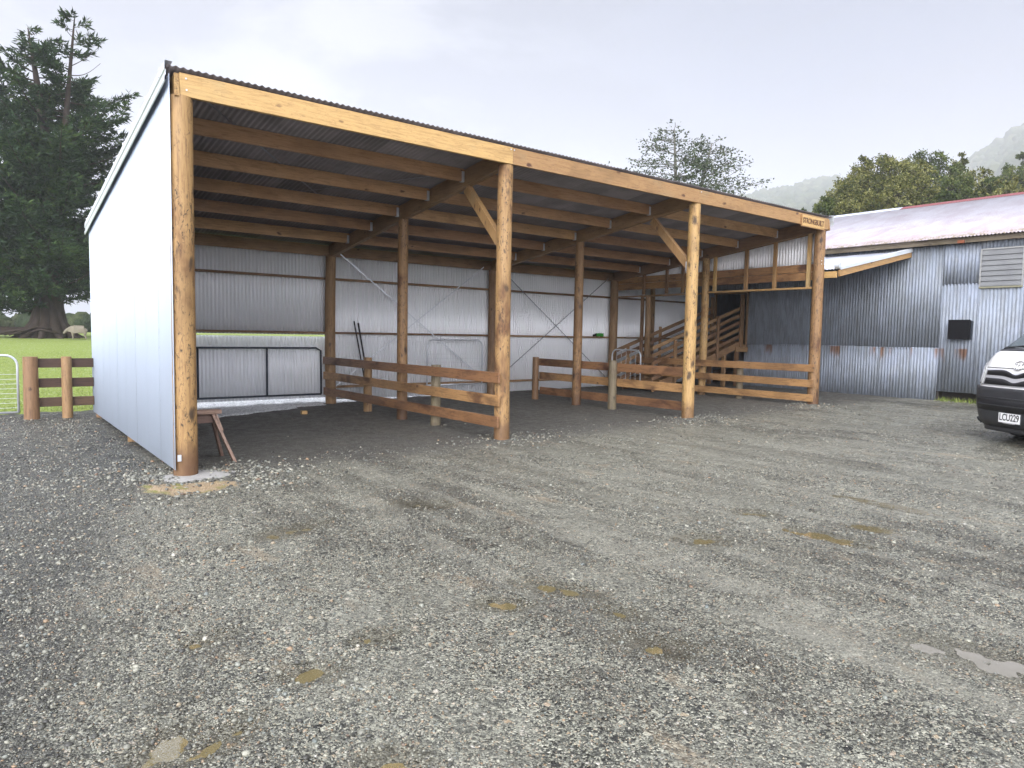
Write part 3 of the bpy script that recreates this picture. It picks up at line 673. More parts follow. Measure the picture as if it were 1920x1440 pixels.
# ---------------------------------------------------------------- small galvanised hoop gates
def hoop(name, label, p0, p1, z0, z1, bars, hor, rbar=.004):
    g_ = thing(name, label, 'gate', ((p0[0]+p1[0])/2, (p0[1]+p1[1])/2, z0)); d = Vector((p1[0]-p0[0], p1[1]-p0[1], 0)); L = d.length; d.normalize()
    def q_(u, z): return (p0[0]+d.x*u, p0[1]+d.y*u, z)
    c = .18; pts = [q_(0, z0)]; pts += [q_(c-c*math.cos(a), z1-c+c*math.sin(a)) for a in np.linspace(0, PI/2, 7)]
    pts += [q_(L-c+c*math.sin(a), z1-c+c*math.cos(a)) for a in np.linspace(0, PI/2, 7)]; pts += [q_(L, z0)]
    m = MB(); m.tube(pts, .02, 10); m.tube([q_(0, z0), q_(L, z0)], .02, 10); m.build('hoop_frame', GALV, g_, smooth=True)
    m = MB()
    for i in range(bars):
        u = L*(i+1)/(bars+1); ztop = z1-(c-math.sqrt(max(0, c*c-max(0, c-u)**2)) if u < c else 0)-(c-math.sqrt(max(0, c*c-max(0, u-L+c)**2)) if u > L-c else 0); m.tube([q_(u, z0), q_(u, ztop)], rbar, 6)
    for i in range(hor):
        z = z0+(z1-z0-.25)*(i+1)/(hor+1); m.tube([q_(0, z), q_(L, z)], rbar*.8, 6)
    m.build('gate_bars', GALV, g_); return g_
hoop('hoop_gate', 'shiny galvanised hoop gate leaning on the back wall of the second bay', (6.97, 6.42), (8.62, 6.40), .29, 1.42, 0, 7, .0022)
hoop('hoop_gate', 'narrow galvanised hoop gate with vertical bars at the foot of the ramp', (12.62, 5.60), (12.62, 4.52), .24, 1.21, 5, 0, .007)
# paddock gate far left
pg = hoop('paddock_gate', 'galvanised farm gate with wires opening on to the green paddock', (-1.28, 6.55), (-4.7, 6.62), .05, 1.06, 3, 8, .004)
# left fence
WETD = W3('wet_dark_timber', (.10, .055, .032), (.055, .03, .018), (.02, .012, .01), knots=.05, blot=.7)
lf = thing('yard_fence', 'short dark three rail fence with two round posts left of the white wall', 'rail fence', (-.6, 6.4, -.1))
for z in (.225, .57, .925): MB().beam((-1.0, 6.44, z), (-.14, 6.44, z),   .04, .165).build('rail', WETD['x'], lf, bevel=.004)
for (x, r) in ((-1.10, .118), (-.565, .085)):
    b = MB(); b.tube([(x, 6.37, -.3), (x, 6.37, .4), (x, 6.37, 1.04)], [r*1.03, r, r*.96], 18); sm(b.build('fence_post', DARKW['z'] if r > .1 else DARKW['z'], lf))

# ---------------------------------------------------------------- bars, rope, sawhorse
RUST = plain('rusty_steel', (.045, .035, .035), .6, .6, vary=.5)
ba = tag(MB().tube([(5.02, 6.40, 1.82), (5.33, 6.28, -.05)], .017, 8).build('steel_bar', RUST, smooth=True), 'taller dark steel bar leaning on the back wall behind the first fence', 'bar', 'bars leaning on the back wall')
bb = tag(MB().tube([(5.12, 6.40, 1.78), (5.40, 6.26, -.05)], .020, 8).build('steel_bar', RUST, smooth=True), 'shorter and thicker dark steel bar leaning beside the taller one', 'bar', 'bars leaning on the back wall')
cp = thing('rope_coil', 'bright green bundle of rope lying on the wall girt by the corner post', 'rope', (13.0, 6.54, 1.57))
m = MB()
for i in range(5):
    n = 20; zz = 1.585+i*.017; m.tube([(13.03+.15*math.cos(2*PI*k/n+i), 6.545+.045*math.sin(2*PI*k/n+i), zz+.006*math.sin(5*k+i)) for k in range(n+1)], .014, 6)
m.build('rope', plain('green_rope', (.03, .30, .03), .6, vary=.4), cp, smooth=True)
m = MB(); m.box((12.80, 6.52, 1.572), (12.93, 6.60, 1.63)); m.tube([(12.8, 6.52, 1.64), (13.1, 6.53, 1.66)], .012, 6); m.build('strap_end', BLACKP, cp)

sh = thing('sawhorse', 'old splay legged timber sawhorse behind the corner post', 'sawhorse', (.1, .78, -.1))
OLDB = W3('sawhorse_board', (.26, .165, .12), (.15, .085, .06), (.05, .03, .02), knots=.04, blot=.6, blotcol=(.32, .29, .27), rough=.7)
MB().box((-.02, .68, .515), (.58, .83, .565)).build('top_plank', OLDB['x'], sh, bevel=.006)
MB().box((.02, .735, .40), (.50, .775, .512)).build('spine', OLDB['x'], sh, bevel=.004)
m = MB(); m.add([(.505, .69, .5125), (.505, .82, .5125), (.56, .90, .31), (.56, .61, .31), (.525, .69, .5125), (.525, .82, .5125), (.58, .90, .31), (.58, .61, .31)], [(0, 1, 2, 3), (7, 6, 5, 4), (0, 4, 5, 1), (1, 5, 6, 2), (2, 6, 7, 3), (3, 7, 4, 0)]); m.build('gusset', OLDB['y'], sh)
for (x0, x1) in ((.48, .68), (.08, -.03)):
    for s1 in (-1, 1): MB().beam((x0, .755+s1*.04, .50), (x1, .755+s1*.31, -.11), .035, .07, up=(0, 1, 0)).build('leg', OLDB['z'], sh, bevel=.003)

oc = thing('timber_offcut', 'small pale block of wood lying on the dark floor of the first bay', 'offcut', (3.2, 4.75, -.05), absolute=False)
MB().box((-.05, -.04, 0), (.06, .04, .07)).build('block', PINE['x'], oc, bevel=.004)
# ================================================================ WOOLSHED (old building on the right)
WX = 17.4; YE = 7.4; YN = -16.0
ws = thing('woolshed', 'old woolshed clad in weathered grey corrugated iron with a faded red iron roof', 'shed', (WX, -3, .1))
t = MT('old_galvanised', .6, .4, .08); v = t.coord('World', (1, 1, .22)); v1 = t.coord('World')
n1 = t.noise(t.coord('World', (1, 1, .45)), 1.3, 6, .68, .8); n2 = t.noise(v, 9, 5, .7); n3 = t.noise(v1, 55, 3, .7)
col = t.ramp(n1, [(.28, (.20, .225, .255)), (.45, (.235, .265, .305)), (.58, (.265, .30, .36)), (.75, (.31, .325, .345))])
col = t.mix(t.mr(n2, .42, .62, 0, .6), col, (.155, .165, .165)); col = t.mix(t.mr(n3, .55, .75, 0, .4), col, (.50, .50, .50))
sp_ = t.n('ShaderNodeSeparateXYZ'); t.L.new(v1, sp_.inputs[0])
zz = sp_.outputs[2]; seam = t.math('MULTIPLY', t.mr(zz, 1.44, 1.40), t.mr(t.math('ADD', zz, t.math('MULTIPLY', n2, .55)), 1.32, 1.62))
seam = t.math('MULTIPLY', seam, t.mr(t.noise(t.coord('World', (1, 1, .1)), 2.3, 3), .54, .62))
col = t.mix(t.math('MULTIPLY', seam, .9), col, (.16, .075, .035))
hs = t.n('ShaderNodeHueSaturation'); t.L.new(col, hs.inputs['Color']); t.L.new(t.mr(t.objrand(), 0, 1, .97, 1.03), hs.inputs['Value'])
t.set(color=hs.outputs[0], rough=t.mr(n1, .3, .7, .5, .7), normal=t.bump(n3, .001, .4)); OLDIRON = t.m
OLDB_DK = plain('dark_old_timber', (.05, .042, .035), .85, vary=.4)
def wsheet(ya, yb, z0, z1, off=0., lean=0.):
    m = MB(); corr_sheet(m, (WX-off, ya, z0), (0, 1, 0), (0, 0, 1), (-1, 0, 0), yb-ya, z1-z0, phase=random.random(), amp=.0088); return m.build('cladding_sheet', OLDIRON, ws, smooth=True, solid=.001)
# doorway at the top of the ramp between y 4.45 and 5.6
y = -1.12
lows = [-1.12, -.48, .32, 1.0, 1.75, 2.5, 3.3, 4.0, 4.45]
for i in range(len(lows)-1): wsheet(lows[i], lows[i+1]+.02, -.02+random.uniform(-.02, .05), 1.43+random.uniform(-.008, .008), .006+.004*(i % 2))
for (a, b_) in ((-1.12, -.36), (-.36, .40), (.40, 1.16), (1.16, 1.92), (1.92, 2.68), (2.68, 3.44), (3.44, 4.45)): wsheet(a, b_+.02, 1.38, 4.12, .0015*random.random())
wsheet(5.62, 6.5, 0.0, 4.12); wsheet(6.5, YE, 0, 4.12, .002); wsheet(4.45, 5.62, 3.05, 4.12)
# section with the louvre window
WY0, WY1, WZ0, WZ1 = -2.82, -1.93, 2.93, 3.83
wsheet(-1.95, -1.12, .34, 3.02, .002); wsheet(-1.93, -1.12, 3.0, 4.12, .004)
wsheet(WY0, -1.95, .33, WZ0); wsheet(WY0, WY1, WZ1, 4.12)
y = WY0
while y > YN:
    wsheet(y-.762, y+.01, .33, 4.12, .0015*random.random()); y -= .762
# other walls, floor and dark inside
m = MB(); m.box((WX+.02, YN, .36), (28.6, YE, .42)); m.build('floor', DARKW['x'], ws)
m = MB(); corr_sheet(m, (28.6, YN, .0), (0, 1, 0), (0, 0, 1), (1, 0, 0), YE-YN, 4.1, per=4); m.build('rear_wall', OLDIRON, ws, solid=.001)
for yy, nm in ((YE, 'gable_wall'), (YN, 'gable_wall')):
    m = MB(); m.add([(WX, yy, .0), (28.6, yy, 0), (28.6, yy, 4.1), (23, yy, 5.95), (WX, yy, 4.1)], [(0, 1, 2, 3, 4)]); m.build(nm, OLDIRON, ws, solid=.01)
b = MB()
for yy in np.arange(YN+.5, -1.2, 1.8): b.box((WX+.05, yy-.08, -.1), (WX+.2, yy+.08, .36))
b.box((WX+.3, YN, -.1), (WX+.34, -1.1, .33)); b.box((WX+.03, -1.16, -.1), (WX+.33, -1.12, .33)); b.build('piles', OLDB_DK, ws)
# door
jb = MB(); jb.box((WX-.03, 4.40, 1.3), (WX+.05, 4.46, 3.1)); jb.box((WX-.03, 5.61, 1.3), (WX+.05, 5.67, 3.1)); jb.box((WX-.03, 4.40, 3.0), (WX+.05, 5.67, 3.08)); jb.build('door_frame', DARKW['z'], ws)
# roof
def wroof(z): return 0
sl_ = math.atan2(6.03-4.13, 23-17.2); L = math.hypot(6.03-4.13, 5.8)
t = MT('faded_red_roof', .45, .5, .2); v1 = t.coord('World'); n1 = t.noise(t.coord('World', (.4, 1, 1)), 2.2, 5, .65, .5); n2 = t.noise(v1, 26, 4, .75)
col = t.ramp(n1, [(.3, (.28, .245, .265)), (.5, (.34, .325, .345)), (.7, (.40, .40, .43))]); col = t.mix(t.mr(n2, .5, .68, 0, .4), col, (.24, .16, .155))
sx_ = t.n('ShaderNodeSeparateXYZ'); t.L.new(v1, sx_.inputs[0]); col = t.mix(t.math('MULTIPLY', t.mr(sx_.outputs[0], 17.8, 17.2), t.mr(t.noise(v1, 6, 4, .7), .42, .6)), col, (.13, .12, .04))
col = t.mix(t.math('MULTIPLY', t.mr(sx_.outputs[0], 19.4, 17.4), .3), col, (.27, .17, .165))
t.set(color=col, rough=.42); REDROOF = t.m
y = -16.4; 
while y < 7.7:
    y1 = min(y+.762*2, 7.7); m = MB()
    corr_sheet(m, (17.12, y, 4.13), (0, 1, 0), (math.cos(sl_), 0, math.sin(sl_)), (-math.sin(sl_), 0, math.cos(sl_)), y1-y+.03, L+.08, per=6, amp=.012); m.build('roof_sheet', REDROOF, ws, smooth=True, solid=.001)
    m = MB(); corr_sheet(m, (28.9, y, 4.13), (0, 1, 0), (-math.cos(sl_), 0, math.sin(sl_)), (math.sin(sl_), 0, math.cos(sl_)), y1-y+.03, L+.08, per=4); m.build('rear_roof_sheet', REDROOF, ws, smooth=True, solid=.001)
    y = y1
REDP = plain('red_ridge_paint', (.20, .05, .05), .5, vary=.4)
for (a, b_, mm_) in ((-16.4, 2.35, REDP), (2.36, 7.7, ZINCROOF)):
    m = MB(); m.add([(22.72, a, 5.975), (23.0, a, 6.09), (23.28, a, 5.975), (22.72, b_, 5.975), (23.0, b_, 6.09), (23.28, b_, 5.975)], [(0, 1, 4, 3), (1, 2, 5, 4)]); m.build('ridge_cap', mm_, ws, solid=.004)
MB().box((17.22, -16.4, 3.995), (17.262, 7.6, 4.13)).build('fascia', OLDP['y'], ws, bevel=.004)
MB().box((17.265, -16.3, 4.03), (17.39, 7.5, 4.06)).build('soffit', DARKW['y'], ws)
MB().box((17.17, -1.62, 3.99), (17.23, -1.48, 4.06)).build('gutter_bracket', plain('rust', (.22, .07, .03), .8, vary=.4), ws)
# louvre window
t = MT('louvre_glass', .12, .6); P = t.coord('World'); t.set(color=t.mix(t.noise(P, 3, 3), (.10, .105, .105), (.20, .205, .20)), rough=.16); LGL = t.m
wf = MB(); wf.box((WX-.035, WY0-.0, WZ0-.045), (WX+.02, WY1, WZ0-.003)); o_sill = wf.build('window_sill', plain('mossy_sill', (.22, .21, .14), .7, vary=.4), ws, bevel=.003)
wf = MB(); wf.box((WX-.03, WY1-.03, WZ0), (WX+.02, WY1+.005, WZ1)); wf.box((WX-.03, WY0-.005, WZ0), (WX+.02, WY0+.03, WZ1)); wf.box((WX-.03, WY0+.03, WZ1-.03), (WX+.02, WY1-.03, WZ1+.004))
wfo = wf.build('window_frame', plain('dull_aluminium', (.35, .35, .33), .45, .6), ws)
nb_ = 7; hb = (WZ1-WZ0-.04)/nb_
for i in range(nb_):
    z0 = WZ0+.006+i*hb; m = MB(); m.add([(WX-.034, WY0+.03, z0), (WX-.034, WY1-.03, z0), (WX-.004, WY1-.03, z0+hb+.008), (WX-.004, WY0+.03, z0+hb+.008)], [(0, 3, 2, 1)]); g_ = m.build('louvre_blade', LGL, None, solid=.005)
    g_.data.transform(root_matrix(ws).inverted()); g_.parent = wfo
bx = thing('wall_box', 'matt black square box fixed to the grey iron wall below the louvre window', 'box', (WX-.1, -1.6, 1.66))
MB().box((WX-.15, -1.82, 1.665), (WX-.012, -1.37, 2.125)).build('box_body', BLACKP, bx, bevel=.008)
MB().box((WX-.165, -1.835, 1.655), (WX-.152, -1.36, 2.135)).build('lid', BLACKP, bx, bevel=.003)
MB().box((WX-.06, -1.86, 1.66), (WX-.012, -1.825, 2.10)).build('hinge_bracket', DPIPE, bx)

# lean-to roof over the gap between the sheds
lt = thing('lean_to_roof', 'small bright iron lean-to roof bridging the pole shed and the woolshed', 'roof', (15.6, 3, 2.9))
ya, yb = -.36, 6.7; xa, xb = X3+.32, WX-.03; za, zb = 3.19, 3.90
th_ = math.atan2(zb-za, xb-xa); LL = math.hypot(zb-za, xb-xa)
y = ya; k = 0
while y < yb:
    y1 = min(y+.762, yb); m = MB(); corr_sheet(m, (xa-.1, y, za+.012+.001*(k % 2)), (0, 1, 0), (math.cos(th_), 0, math.sin(th_)), (-math.sin(th_), 0, math.cos(th_)), y1-y+.01, LL+.08); m.build('roof_sheet', ZINCROOF, lt, smooth=True, solid=.001); y = y1; k += 1
MB().beam((xa-.06, ya+.02, za-.085), (xb, ya+.02, zb-.07), .045, .15).build('barge_board', PINE['x'], lt, bevel=.004)
m = MB(); m.add([(xa-.1, ya-.03, za-.015), (xb, ya-.03, zb-.015), (xb, ya-.03, zb+.075), (xa-.1, ya-.03, za+.055), (xb, ya+.12, zb+.078), (xa-.1, ya+.12, za+.058)], [(0, 1, 2, 3), (3, 2, 4, 5)]); m.build('barge_flashing', FLASH, lt, solid=.002)
for y in (1.0, 2.4, 3.8, 5.2, 6.5): MB().beam((xa, y, za-.09), (xb, y, zb-.09), .045, .14).build('rafter', DARKW['x'], lt)
MB().box((X3+.215, ya+.06, 3.005), (X3+.262, 6.4, 3.15)).build('bearer', PINE['y'], lt, bevel=.003)
MB().box((X3+.21, ya+.0, 2.99), (X3+.36, ya+.055, 3.17)).build('bearer_end', POST['y'], lt, bevel=.004) if False else None
m = MB(); m.tube([(X3+.24, ya-.02, 3.27), (X3+.24, ya+.10, 3.27)], .07, 12); m.build('gutter_end', FLASH, lt)

# ---------------------------------------------------------------- sheep ramp in the gap
rp = thing('loading_ramp', 'slatted timber sheep ramp climbing to the dark woolshed doorway', 'ramp', (14.9, 4.95, .05))
def fz(x): return .22+.31*(x-12.9)
m = MB(); m.beam((12.9, 4.95, fz(12.9)-.03), (17.05, 4.95, fz(17.05)-.03), 1.08, .03); m.build('ramp_deck', DARKW['x'], rp)
m = MB()
for i in range(15): x = 13.1+i*.27; m.beam((x, 4.45, fz(x)+.005), (x, 5.45, fz(x)+.005), .04, .025)
m.build('deck_cleats', DARKW['y'], rp)
RM = DARKW['x']
for y, lo in ((4.40, 0), (5.50, 1)):
    MB().beam((12.95, y, fz(12.95)-.09), (17.1, y, fz(17.1)-.09), .045, .20).build('stringer', (PINE if not lo else DARKW)['x'] if False else DARKW['x'], rp, bevel=.003)
    for k in range(5):
        h = .20+k*.215; x0 = 12.95 if not lo else 12.7
        MB().beam((x0, y, fz(x0)+h-.03), (17.1, y, fz(17.1)+h-.03), .03, .10).build('ramp_rail', DARKW['x'], rp, bevel=.003)
for (x, y, top, bot, wd) in ((13.88, 4.36, 1.50, -.1, .11), (15.84, 4.36, 2.24, .92, .09), (17.02, 4.36, 2.95, 1.30, .17), (15.9, 5.54, 2.2, -.1, .09), (13.2, 5.54, 1.3, -.1, .09), (17.1, 5.54, 2.9, 1.2, .1), (14.6, 5.54, 1.9, -.1, .09)):
    MB().box((x-wd/2, y-.025, bot), (x+wd/2, y+.022, top)).build('ramp_post', DARKW['z'], rp, bevel=.003)
MB().box((16.75, 4.335, 1.17), (17.36, 4.375, 1.32)).build('landing_beam', DARKW['x'], rp, bevel=.003)
MB().box((16.9, 4.4, 1.33), (17.38, 5.5, 1.40)).build('landing', DARKW['y'], rp)
for (x, y, top) in ((15.2, 4.45, .85), (16.3, 4.45, 1.2), (16.95, 4.45, 1.3), (16.95, 5.45, 1.3)): MB().box((x-.05, y-.05, -.1), (x+.05, y+.05, min(top, fz(x)-.2))).build('prop', DARKW['z'], rp)
# round and square poles standing in the gap
gp = thing('standing_pole', 'dark round pole standing between the ramp and the shed corner', 'post', (13.5, 5.1, -.1))
b = MB(); b.tube([(13.55, 5.12, -.2), (13.55, 5.12, 1.2), (13.55, 5.12, 2.73)], .085, 14); sm(b.build('pole', DARKW['z'], gp)); gp.name = 'standing_pole'
MB().box((13.50, 5.28, -.15), (13.56, 5.37, 2.73)).build('batten', DARKW['z'], gp)
b = MB(); b.beam((13.62, 5.05, .95), (13.42, 5.0, 1.6), .03, .07); b.build('cleat', DARKW['z'], gp)
g2 = thing('standing_pole', 'square dark timber stud standing behind the ramp rails', 'post', (14.2, 6.3, -.1)); MB().box((15.2, 6.40, -.1), (15.32, 6.5, 3.25)).build('stud', DARKW['z'], g2)

# ================================================================ VAN
def van():
    n_ = Vector((-.867, .481, 0)).normalized(); pl = at(1897, 793, 10.4)
    L0 = Vector((pl[0], pl[1], 0)) - n_*2.40; hz = float(base_h(L0.x, L0.y))
    vn = thing('parked_van', 'white van with black bumper parked facing the shed at the right edge', 'van', (L0.x, L0.y, hz), math.atan2(n_.y, n_.x), absolute=False)
    vn.scale = (1.04, 1.04, 1.14)
    zs = [.20, .26, .34, .45, .6, .74, .80, .88, .98, 1.06, 1.14, 1.20, 1.26, 1.34, 1.45, 1.56, 1.68, 1.79, 1.87, 1.92, 1.955, 1.975, 1.985]
    xf = np.interp; ZF = [.2, .26, .34, .5, .74, .80, .98, 1.10, 1.20, 1.28, 1.5, 1.79, 1.87, 1.92, 1.955, 1.975, 1.985]
    XF = [2.22, 2.28, 2.31, 2.34, 2.345, 2.32, 2.27, 2.21, 2.10, 1.93, 1.62, 1.20, 1.05, .88, .68, .45, .2]
    ZW = [.2, .3, .5, .8, 1.1, 1.3, 1.6, 1.8, 1.9, 1.955, 1.985]; WW = [.80, .83, .847, .848, .845, .835, .79, .745, .70, .62, .42]
    ZR = [.2, .5, 1., 1.6, 1.85, 1.955, 1.985]; XR = [-2.3, -2.34, -2.33, -2.26, -2.18, -2.0, -1.7]
    def outline(z, off=0.):
        """points from front centre around; returns function of arc length s (signed, + = left) for the front/side"""
        a, wd, xr = float(xf(z, ZF, XF)), float(xf(z, ZW, WW)), float(xf(z, ZR, XR)); rc = min(.38, wd*.8); 
        pts = []
        ys_ = np.linspace(0, wd-rc, 14)
        bul = .10
        for y in ys_: pts.append((a-bul*(y/wd)**2, y))
        x0, y0 = pts[-1]; sl0 = 2*bul*y0/wd**2
        for t_ in np.linspace(0, PI/2, 16)[1:]:
            # superelliptic corner
            cx = x0-rc*1.15*(1-math.cos(t_)**.9) ; cy = y0+rc*math.sin(t_)**.95
            pts.append((cx-.02*math.sin(t_), min(cy, wd)))
        xs_side = np.linspace(pts[-1][0], xr+.12, 26)[1:]
        for x in xs_side: pts.append((x, wd))
        for t_ in np.linspace(0, PI/2, 6)[1:]: pts.append((xr+.12-.12*math.sin(t_), wd-.12*(1-math.cos(t_))))
        for y in np.linspace(wd-.12, 0, 6)[1:]: pts.append((xr, y))
        p = np.array(pts)
        if off:
            d = np.gradient(p, axis=0); nn = np.stack([-d[:, 1]*-1, d[:, 0]*-1], 1); nn = np.stack([d[:, 1], -d[:, 0]], 1); nn /= np.linalg.norm(nn, axis=1)[:, None]+1e-9; p = p+nn*off
        s_ = np.concatenate([[0], np.cumsum(np.linalg.norm(np.diff(p, axis=0), axis=1))]); return p, s_
    def S_(z, s, off=0.):
        p, a = outline(z, off); sg = 1 if s >= 0 else -1; return (float(np.interp(abs(s), a, p[:, 0])), sg*float(np.interp(abs(s), a, p[:, 1])), z)
    # body shell
    V = []; NR = None
    for z in zs:
        p, a = outline(z); q = np.concatenate([p, p[-2:0:-1]*[1, -1]]); NR = len(q); V += [(x, y, z) for x, y in q]
    m = MB(); fs = [(i*NR+k, i*NR+(k+1) % NR, (i+1)*NR+(k+1) % NR, (i+1)*NR+k) for i in range(len(zs)-1) for k in range(NR)]
    fs += [tuple((len(zs)-1)*NR+k for k in range(NR)), tuple(range(NR))[::-1]]
    m.add(V, fs)
    t = MT('van_white', .22, .5); t.set(color=(.74, .74, .72)); t.b.inputs['Coat Weight'].default_value = .5
    vv = t.coord('Object'); t.set(color=t.mix(t.mr(t.noise(vv, 3, 4), .4, .7, 0, .25), (.76, .76, .74), (.62, .61, .58))); PAINT = t.m
    body = m.build('body', PAINT, vn, smooth=True); b = body.modifiers.new('es', 'EDGE_SPLIT'); b.split_angle = math.radians(60)
    GL = plain('van_glass', (.05, .07, .075), .06, 0, .9); BUMP = plain('bumper_plastic', (.03, .031, .034), .42, vary=.25, scale=8); DK = plain('grille_black', (.006, .006, .007), .5)
    SIL = plain('silver_paint', (.58, .58, .60), .32, .4); CHR = plain('chrome', (.8, .8, .8), .12, 1.); LAMP = MT('lamp_lens', .08, .8); LAMP.set(color=(.40, .41, .39)); LAMP.b.inputs['Coat Weight'].default_value = 1
    def patch(name, zf0, zf1, s0, s1, off, mat, par=vn, n=16, mz=5, thick=.0, smooth=True):
        """surface patch; z limits may be functions of q in 0..1 along s"""
        m = MB(); V = []
        for i in range(n+1):
            q = i/n; s = s0+(s1-s0)*q; a = zf0(q) if callable(zf0) else zf0; b_ = zf1(q) if callable(zf1) else zf1
            for j in range(mz+1): z = a+(b_-a)*j/mz; V.append(S_(z, s, off))
        m.add(V, [(i*(mz+1)+j, (i+1)*(mz+1)+j, (i+1)*(mz+1)+j+1, i*(mz+1)+j+1) for i in range(n) for j in range(mz)])
        return m.build(name, mat, par, smooth=smooth, solid=thick)
    # bumper wraps round the corners
    bump_ = patch('bumper', .215, lambda q: .745+.03*abs(2*q-1)**3, -1.28, 1.28, .022, BUMP, n=48, mz=8, thick=.02)
    patch('lower_lip', .15, .22, -.95, .95, .012, BUMP, bump_, n=30, mz=2, thick=.03)
    patch('bumper_step', .22, .30, -1.12, -.80, .05, BUMP, bump_, n=6, mz=2, thick=.03); patch('bumper_step', .22, .30, .80, 1.12, .05, BUMP, bump_, n=6, mz=2, thick=.03)
    patch('bumper_opening', .43, .58, -.66, .66, .0345, DK, bump_, n=26, mz=2, thick=.003)
    for z in (.50,): patch('bumper_bar', z, z+.014, -.68, .68, .040, BUMP, bump_, n=26, mz=1, thick=.008)
    patch('bumper_crease', .60, .615, -.74, .74, .034, BUMP, bump_, n=30, mz=1, thick=.01)
    # grille with dip under the emblem
    dip = lambda q: math.exp(-((q-.5)/.12)**2)
    gr = patch('grille', lambda q: .765, lambda q: 1.0-.055*dip(q)-.02*abs(2*q-1), -.575, .575, .006, SIL, n=40, mz=4, thick=.006)
    patch('grille_slot', lambda q: .905-.03*dip(q), lambda q: .985-.06*dip(q)-.02*abs(2*q-1)**2, -.54, .54, .013, DK, gr, n=40, mz=2, thick=.003)
    patch('grille_slot', lambda q: .78, lambda q: .865-.045*dip(q), -.54, .54, .013, DK, gr, n=40, mz=2, thick=.003)
    for sgn in (-1, 1):
        hl = patch('headlight', lambda q: .775+.0*q, lambda q: 1.0+.13*q, sgn*.585, sgn*1.04, .010, LAMP.m, n=14, mz=8, thick=.01)
        patch('indicator', lambda q: .80, lambda q: .96+.06*q, sgn*.64, sgn*.72, .017, SIL, hl, n=4, mz=4, thick=.004)
    ws_ = patch('windscreen', lambda q: 1.275, lambda q: 1.86-.03*abs(2*q-1)**2, -.80, .80, .004, GL, n=30, mz=14, thick=.004)
    for sgn in (-1, 1):
        pth = [S_(1.285, sgn*.08-.05, .02), S_(1.30, sgn*.25+.08, .03), S_(1.33, sgn*.2+.33, .03)]
    for (s0, s1) in ((-.62, -.02), (.02, .62)):
        m = MB(); m.tube([S_(1.272+.01*k, s0+(s1-s0)*k/6, .028) for k in range(7)], .010, 6); m.tube([S_(1.262, s0, .0), S_(1.276, s0, .035)], .018, 6); m.build('wiper', BUMP, vn)
    patch('bonnet_seam', 1.002, 1.010, -.60, .60, .004, DK, n=24, mz=1, thick=.001)
    patch('cowl', 1.235, 1.275, -.82, .82, .005, BUMP, n=30, mz=2, thick=.004)
    for sgn in (-1, 1):
        patch('side_window', 1.28, 1.72, sgn*1.45, sgn*2.25, .004, GL, n=10, mz=6, thick=.004); patch('side_window', 1.28, 1.72, sgn*2.40, sgn*3.6, .004, GL, n=10, mz=6, thick=.004); patch('side_window', 1.28, 1.72, sgn*3.75, sgn*4.9, .004, GL, n=10, mz=6, thick=.004)
        for sv in (1.30, 2.36): patch('door_seam', .36, 1.27, sgn*sv, sgn*(sv+.010), .0035, DK, n=1, mz=6, thick=.001)
        patch('door_handle', 1.08, 1.11, sgn*2.15, sgn*2.3, .03, BUMP, n=3, mz=1, thick=.02)
        mx, my, mz_ = S_(1.35, sgn*1.38); mr_ = MB(); sy = 1 if my > 0 else -1
        mr_.box((mx-.03, min(my+sy*.02, my+sy*.26), 1.28), (mx+.05, max(my+sy*.02, my+sy*.26), 1.50)); mr_.build('wing_mirror', BUMP, vn, bevel=.03)
        patch('tail_lamp', .75, 1.15, sgn*5.28, sgn*5.42, .006, plain('red_lens', (.4, .01, .01), .2), n=4, mz=4, thick=.01)
    RUB = plain('tyre_rubber', (.02, .02, .02), .8, vary=.2)
    for x in (1.36, -1.21):
        for sgn in (-1, 1):
            wl = MB(); prof = [(.20, -.09), (.29, -.10), (.325, -.07), (.335, 0), (.325, .07), (.29, .10), (.20, .09)]; n = 32; V = [(x+r_*math.cos(2*PI*k/n), sgn*(.775+w_), .335+r_*math.sin(2*PI*k/n)) for (r_, w_) in prof for k in range(n)]
            wl.add(V, [(i*n+k, i*n+(k+1) % n, (i+1)*n+(k+1) % n, (i+1)*n+k) for i in range(len(prof)-1) for k in range(n)]); wo = thing_part = wl.build('wheel', RUB, vn, smooth=True)
            rm = MB(); rm.tube([(x, sgn*.76, .335), (x, sgn*.845, .335)], [.20, .195], 28); ro = rm.build('rim', SIL, wo)
            hb_ = MB()
            for k in range(8):
                a = 2*PI*k/8; hb_.tube([(x+.145*math.cos(a), sgn*.842, .335+.145*math.sin(a)), (x+.145*math.cos(a), sgn*.847, .335+.145*math.sin(a))], .022, 8)
            hb_.tube([(x, sgn*.842, .335), (x, sgn*.856, .335)], .045, 12); hb_.build('rim_holes', DK, wo)
            ar = MB(); V = []; 
            for k in range(21):
                a = -.25+(PI+.5)*k/20
                for r_ in (.37, .42): V.append((x+r_*math.cos(a), sgn*.857, .335+r_*math.sin(a)))
            ar.add(V, [(2*k, 2*k+1, 2*k+3, 2*k+2) for k in range(20)]); ar.build('wheel_arch', BUMP, vn, solid=.012)
    # plate and emblem
    pz = .355; px_ = S_(pz, 0, .022)[0]+.022
    ph = MB(); ph.box((px_-.02, -.19, pz-.075), (px_-.003, .19, pz+.068)); pho = ph.build('plate_holder', BUMP, vn, bevel=.004)
    pp = MB(); pp.box((px_-.002, -.18, pz-.0625), (px_+.002, .18, pz+.0625)); ppo = pp.build('number_plate', plain('plate_white', (.80, .80, .78), .3), vn, bevel=.001)
    ppo.parent = pho
    Mt = Matrix.Translation((px_+.0035, 0, pz+.004)) @ Matrix.Rotation(PI/2, 4, 'Z') @ Matrix.Rotation(PI/2, 4, 'X')
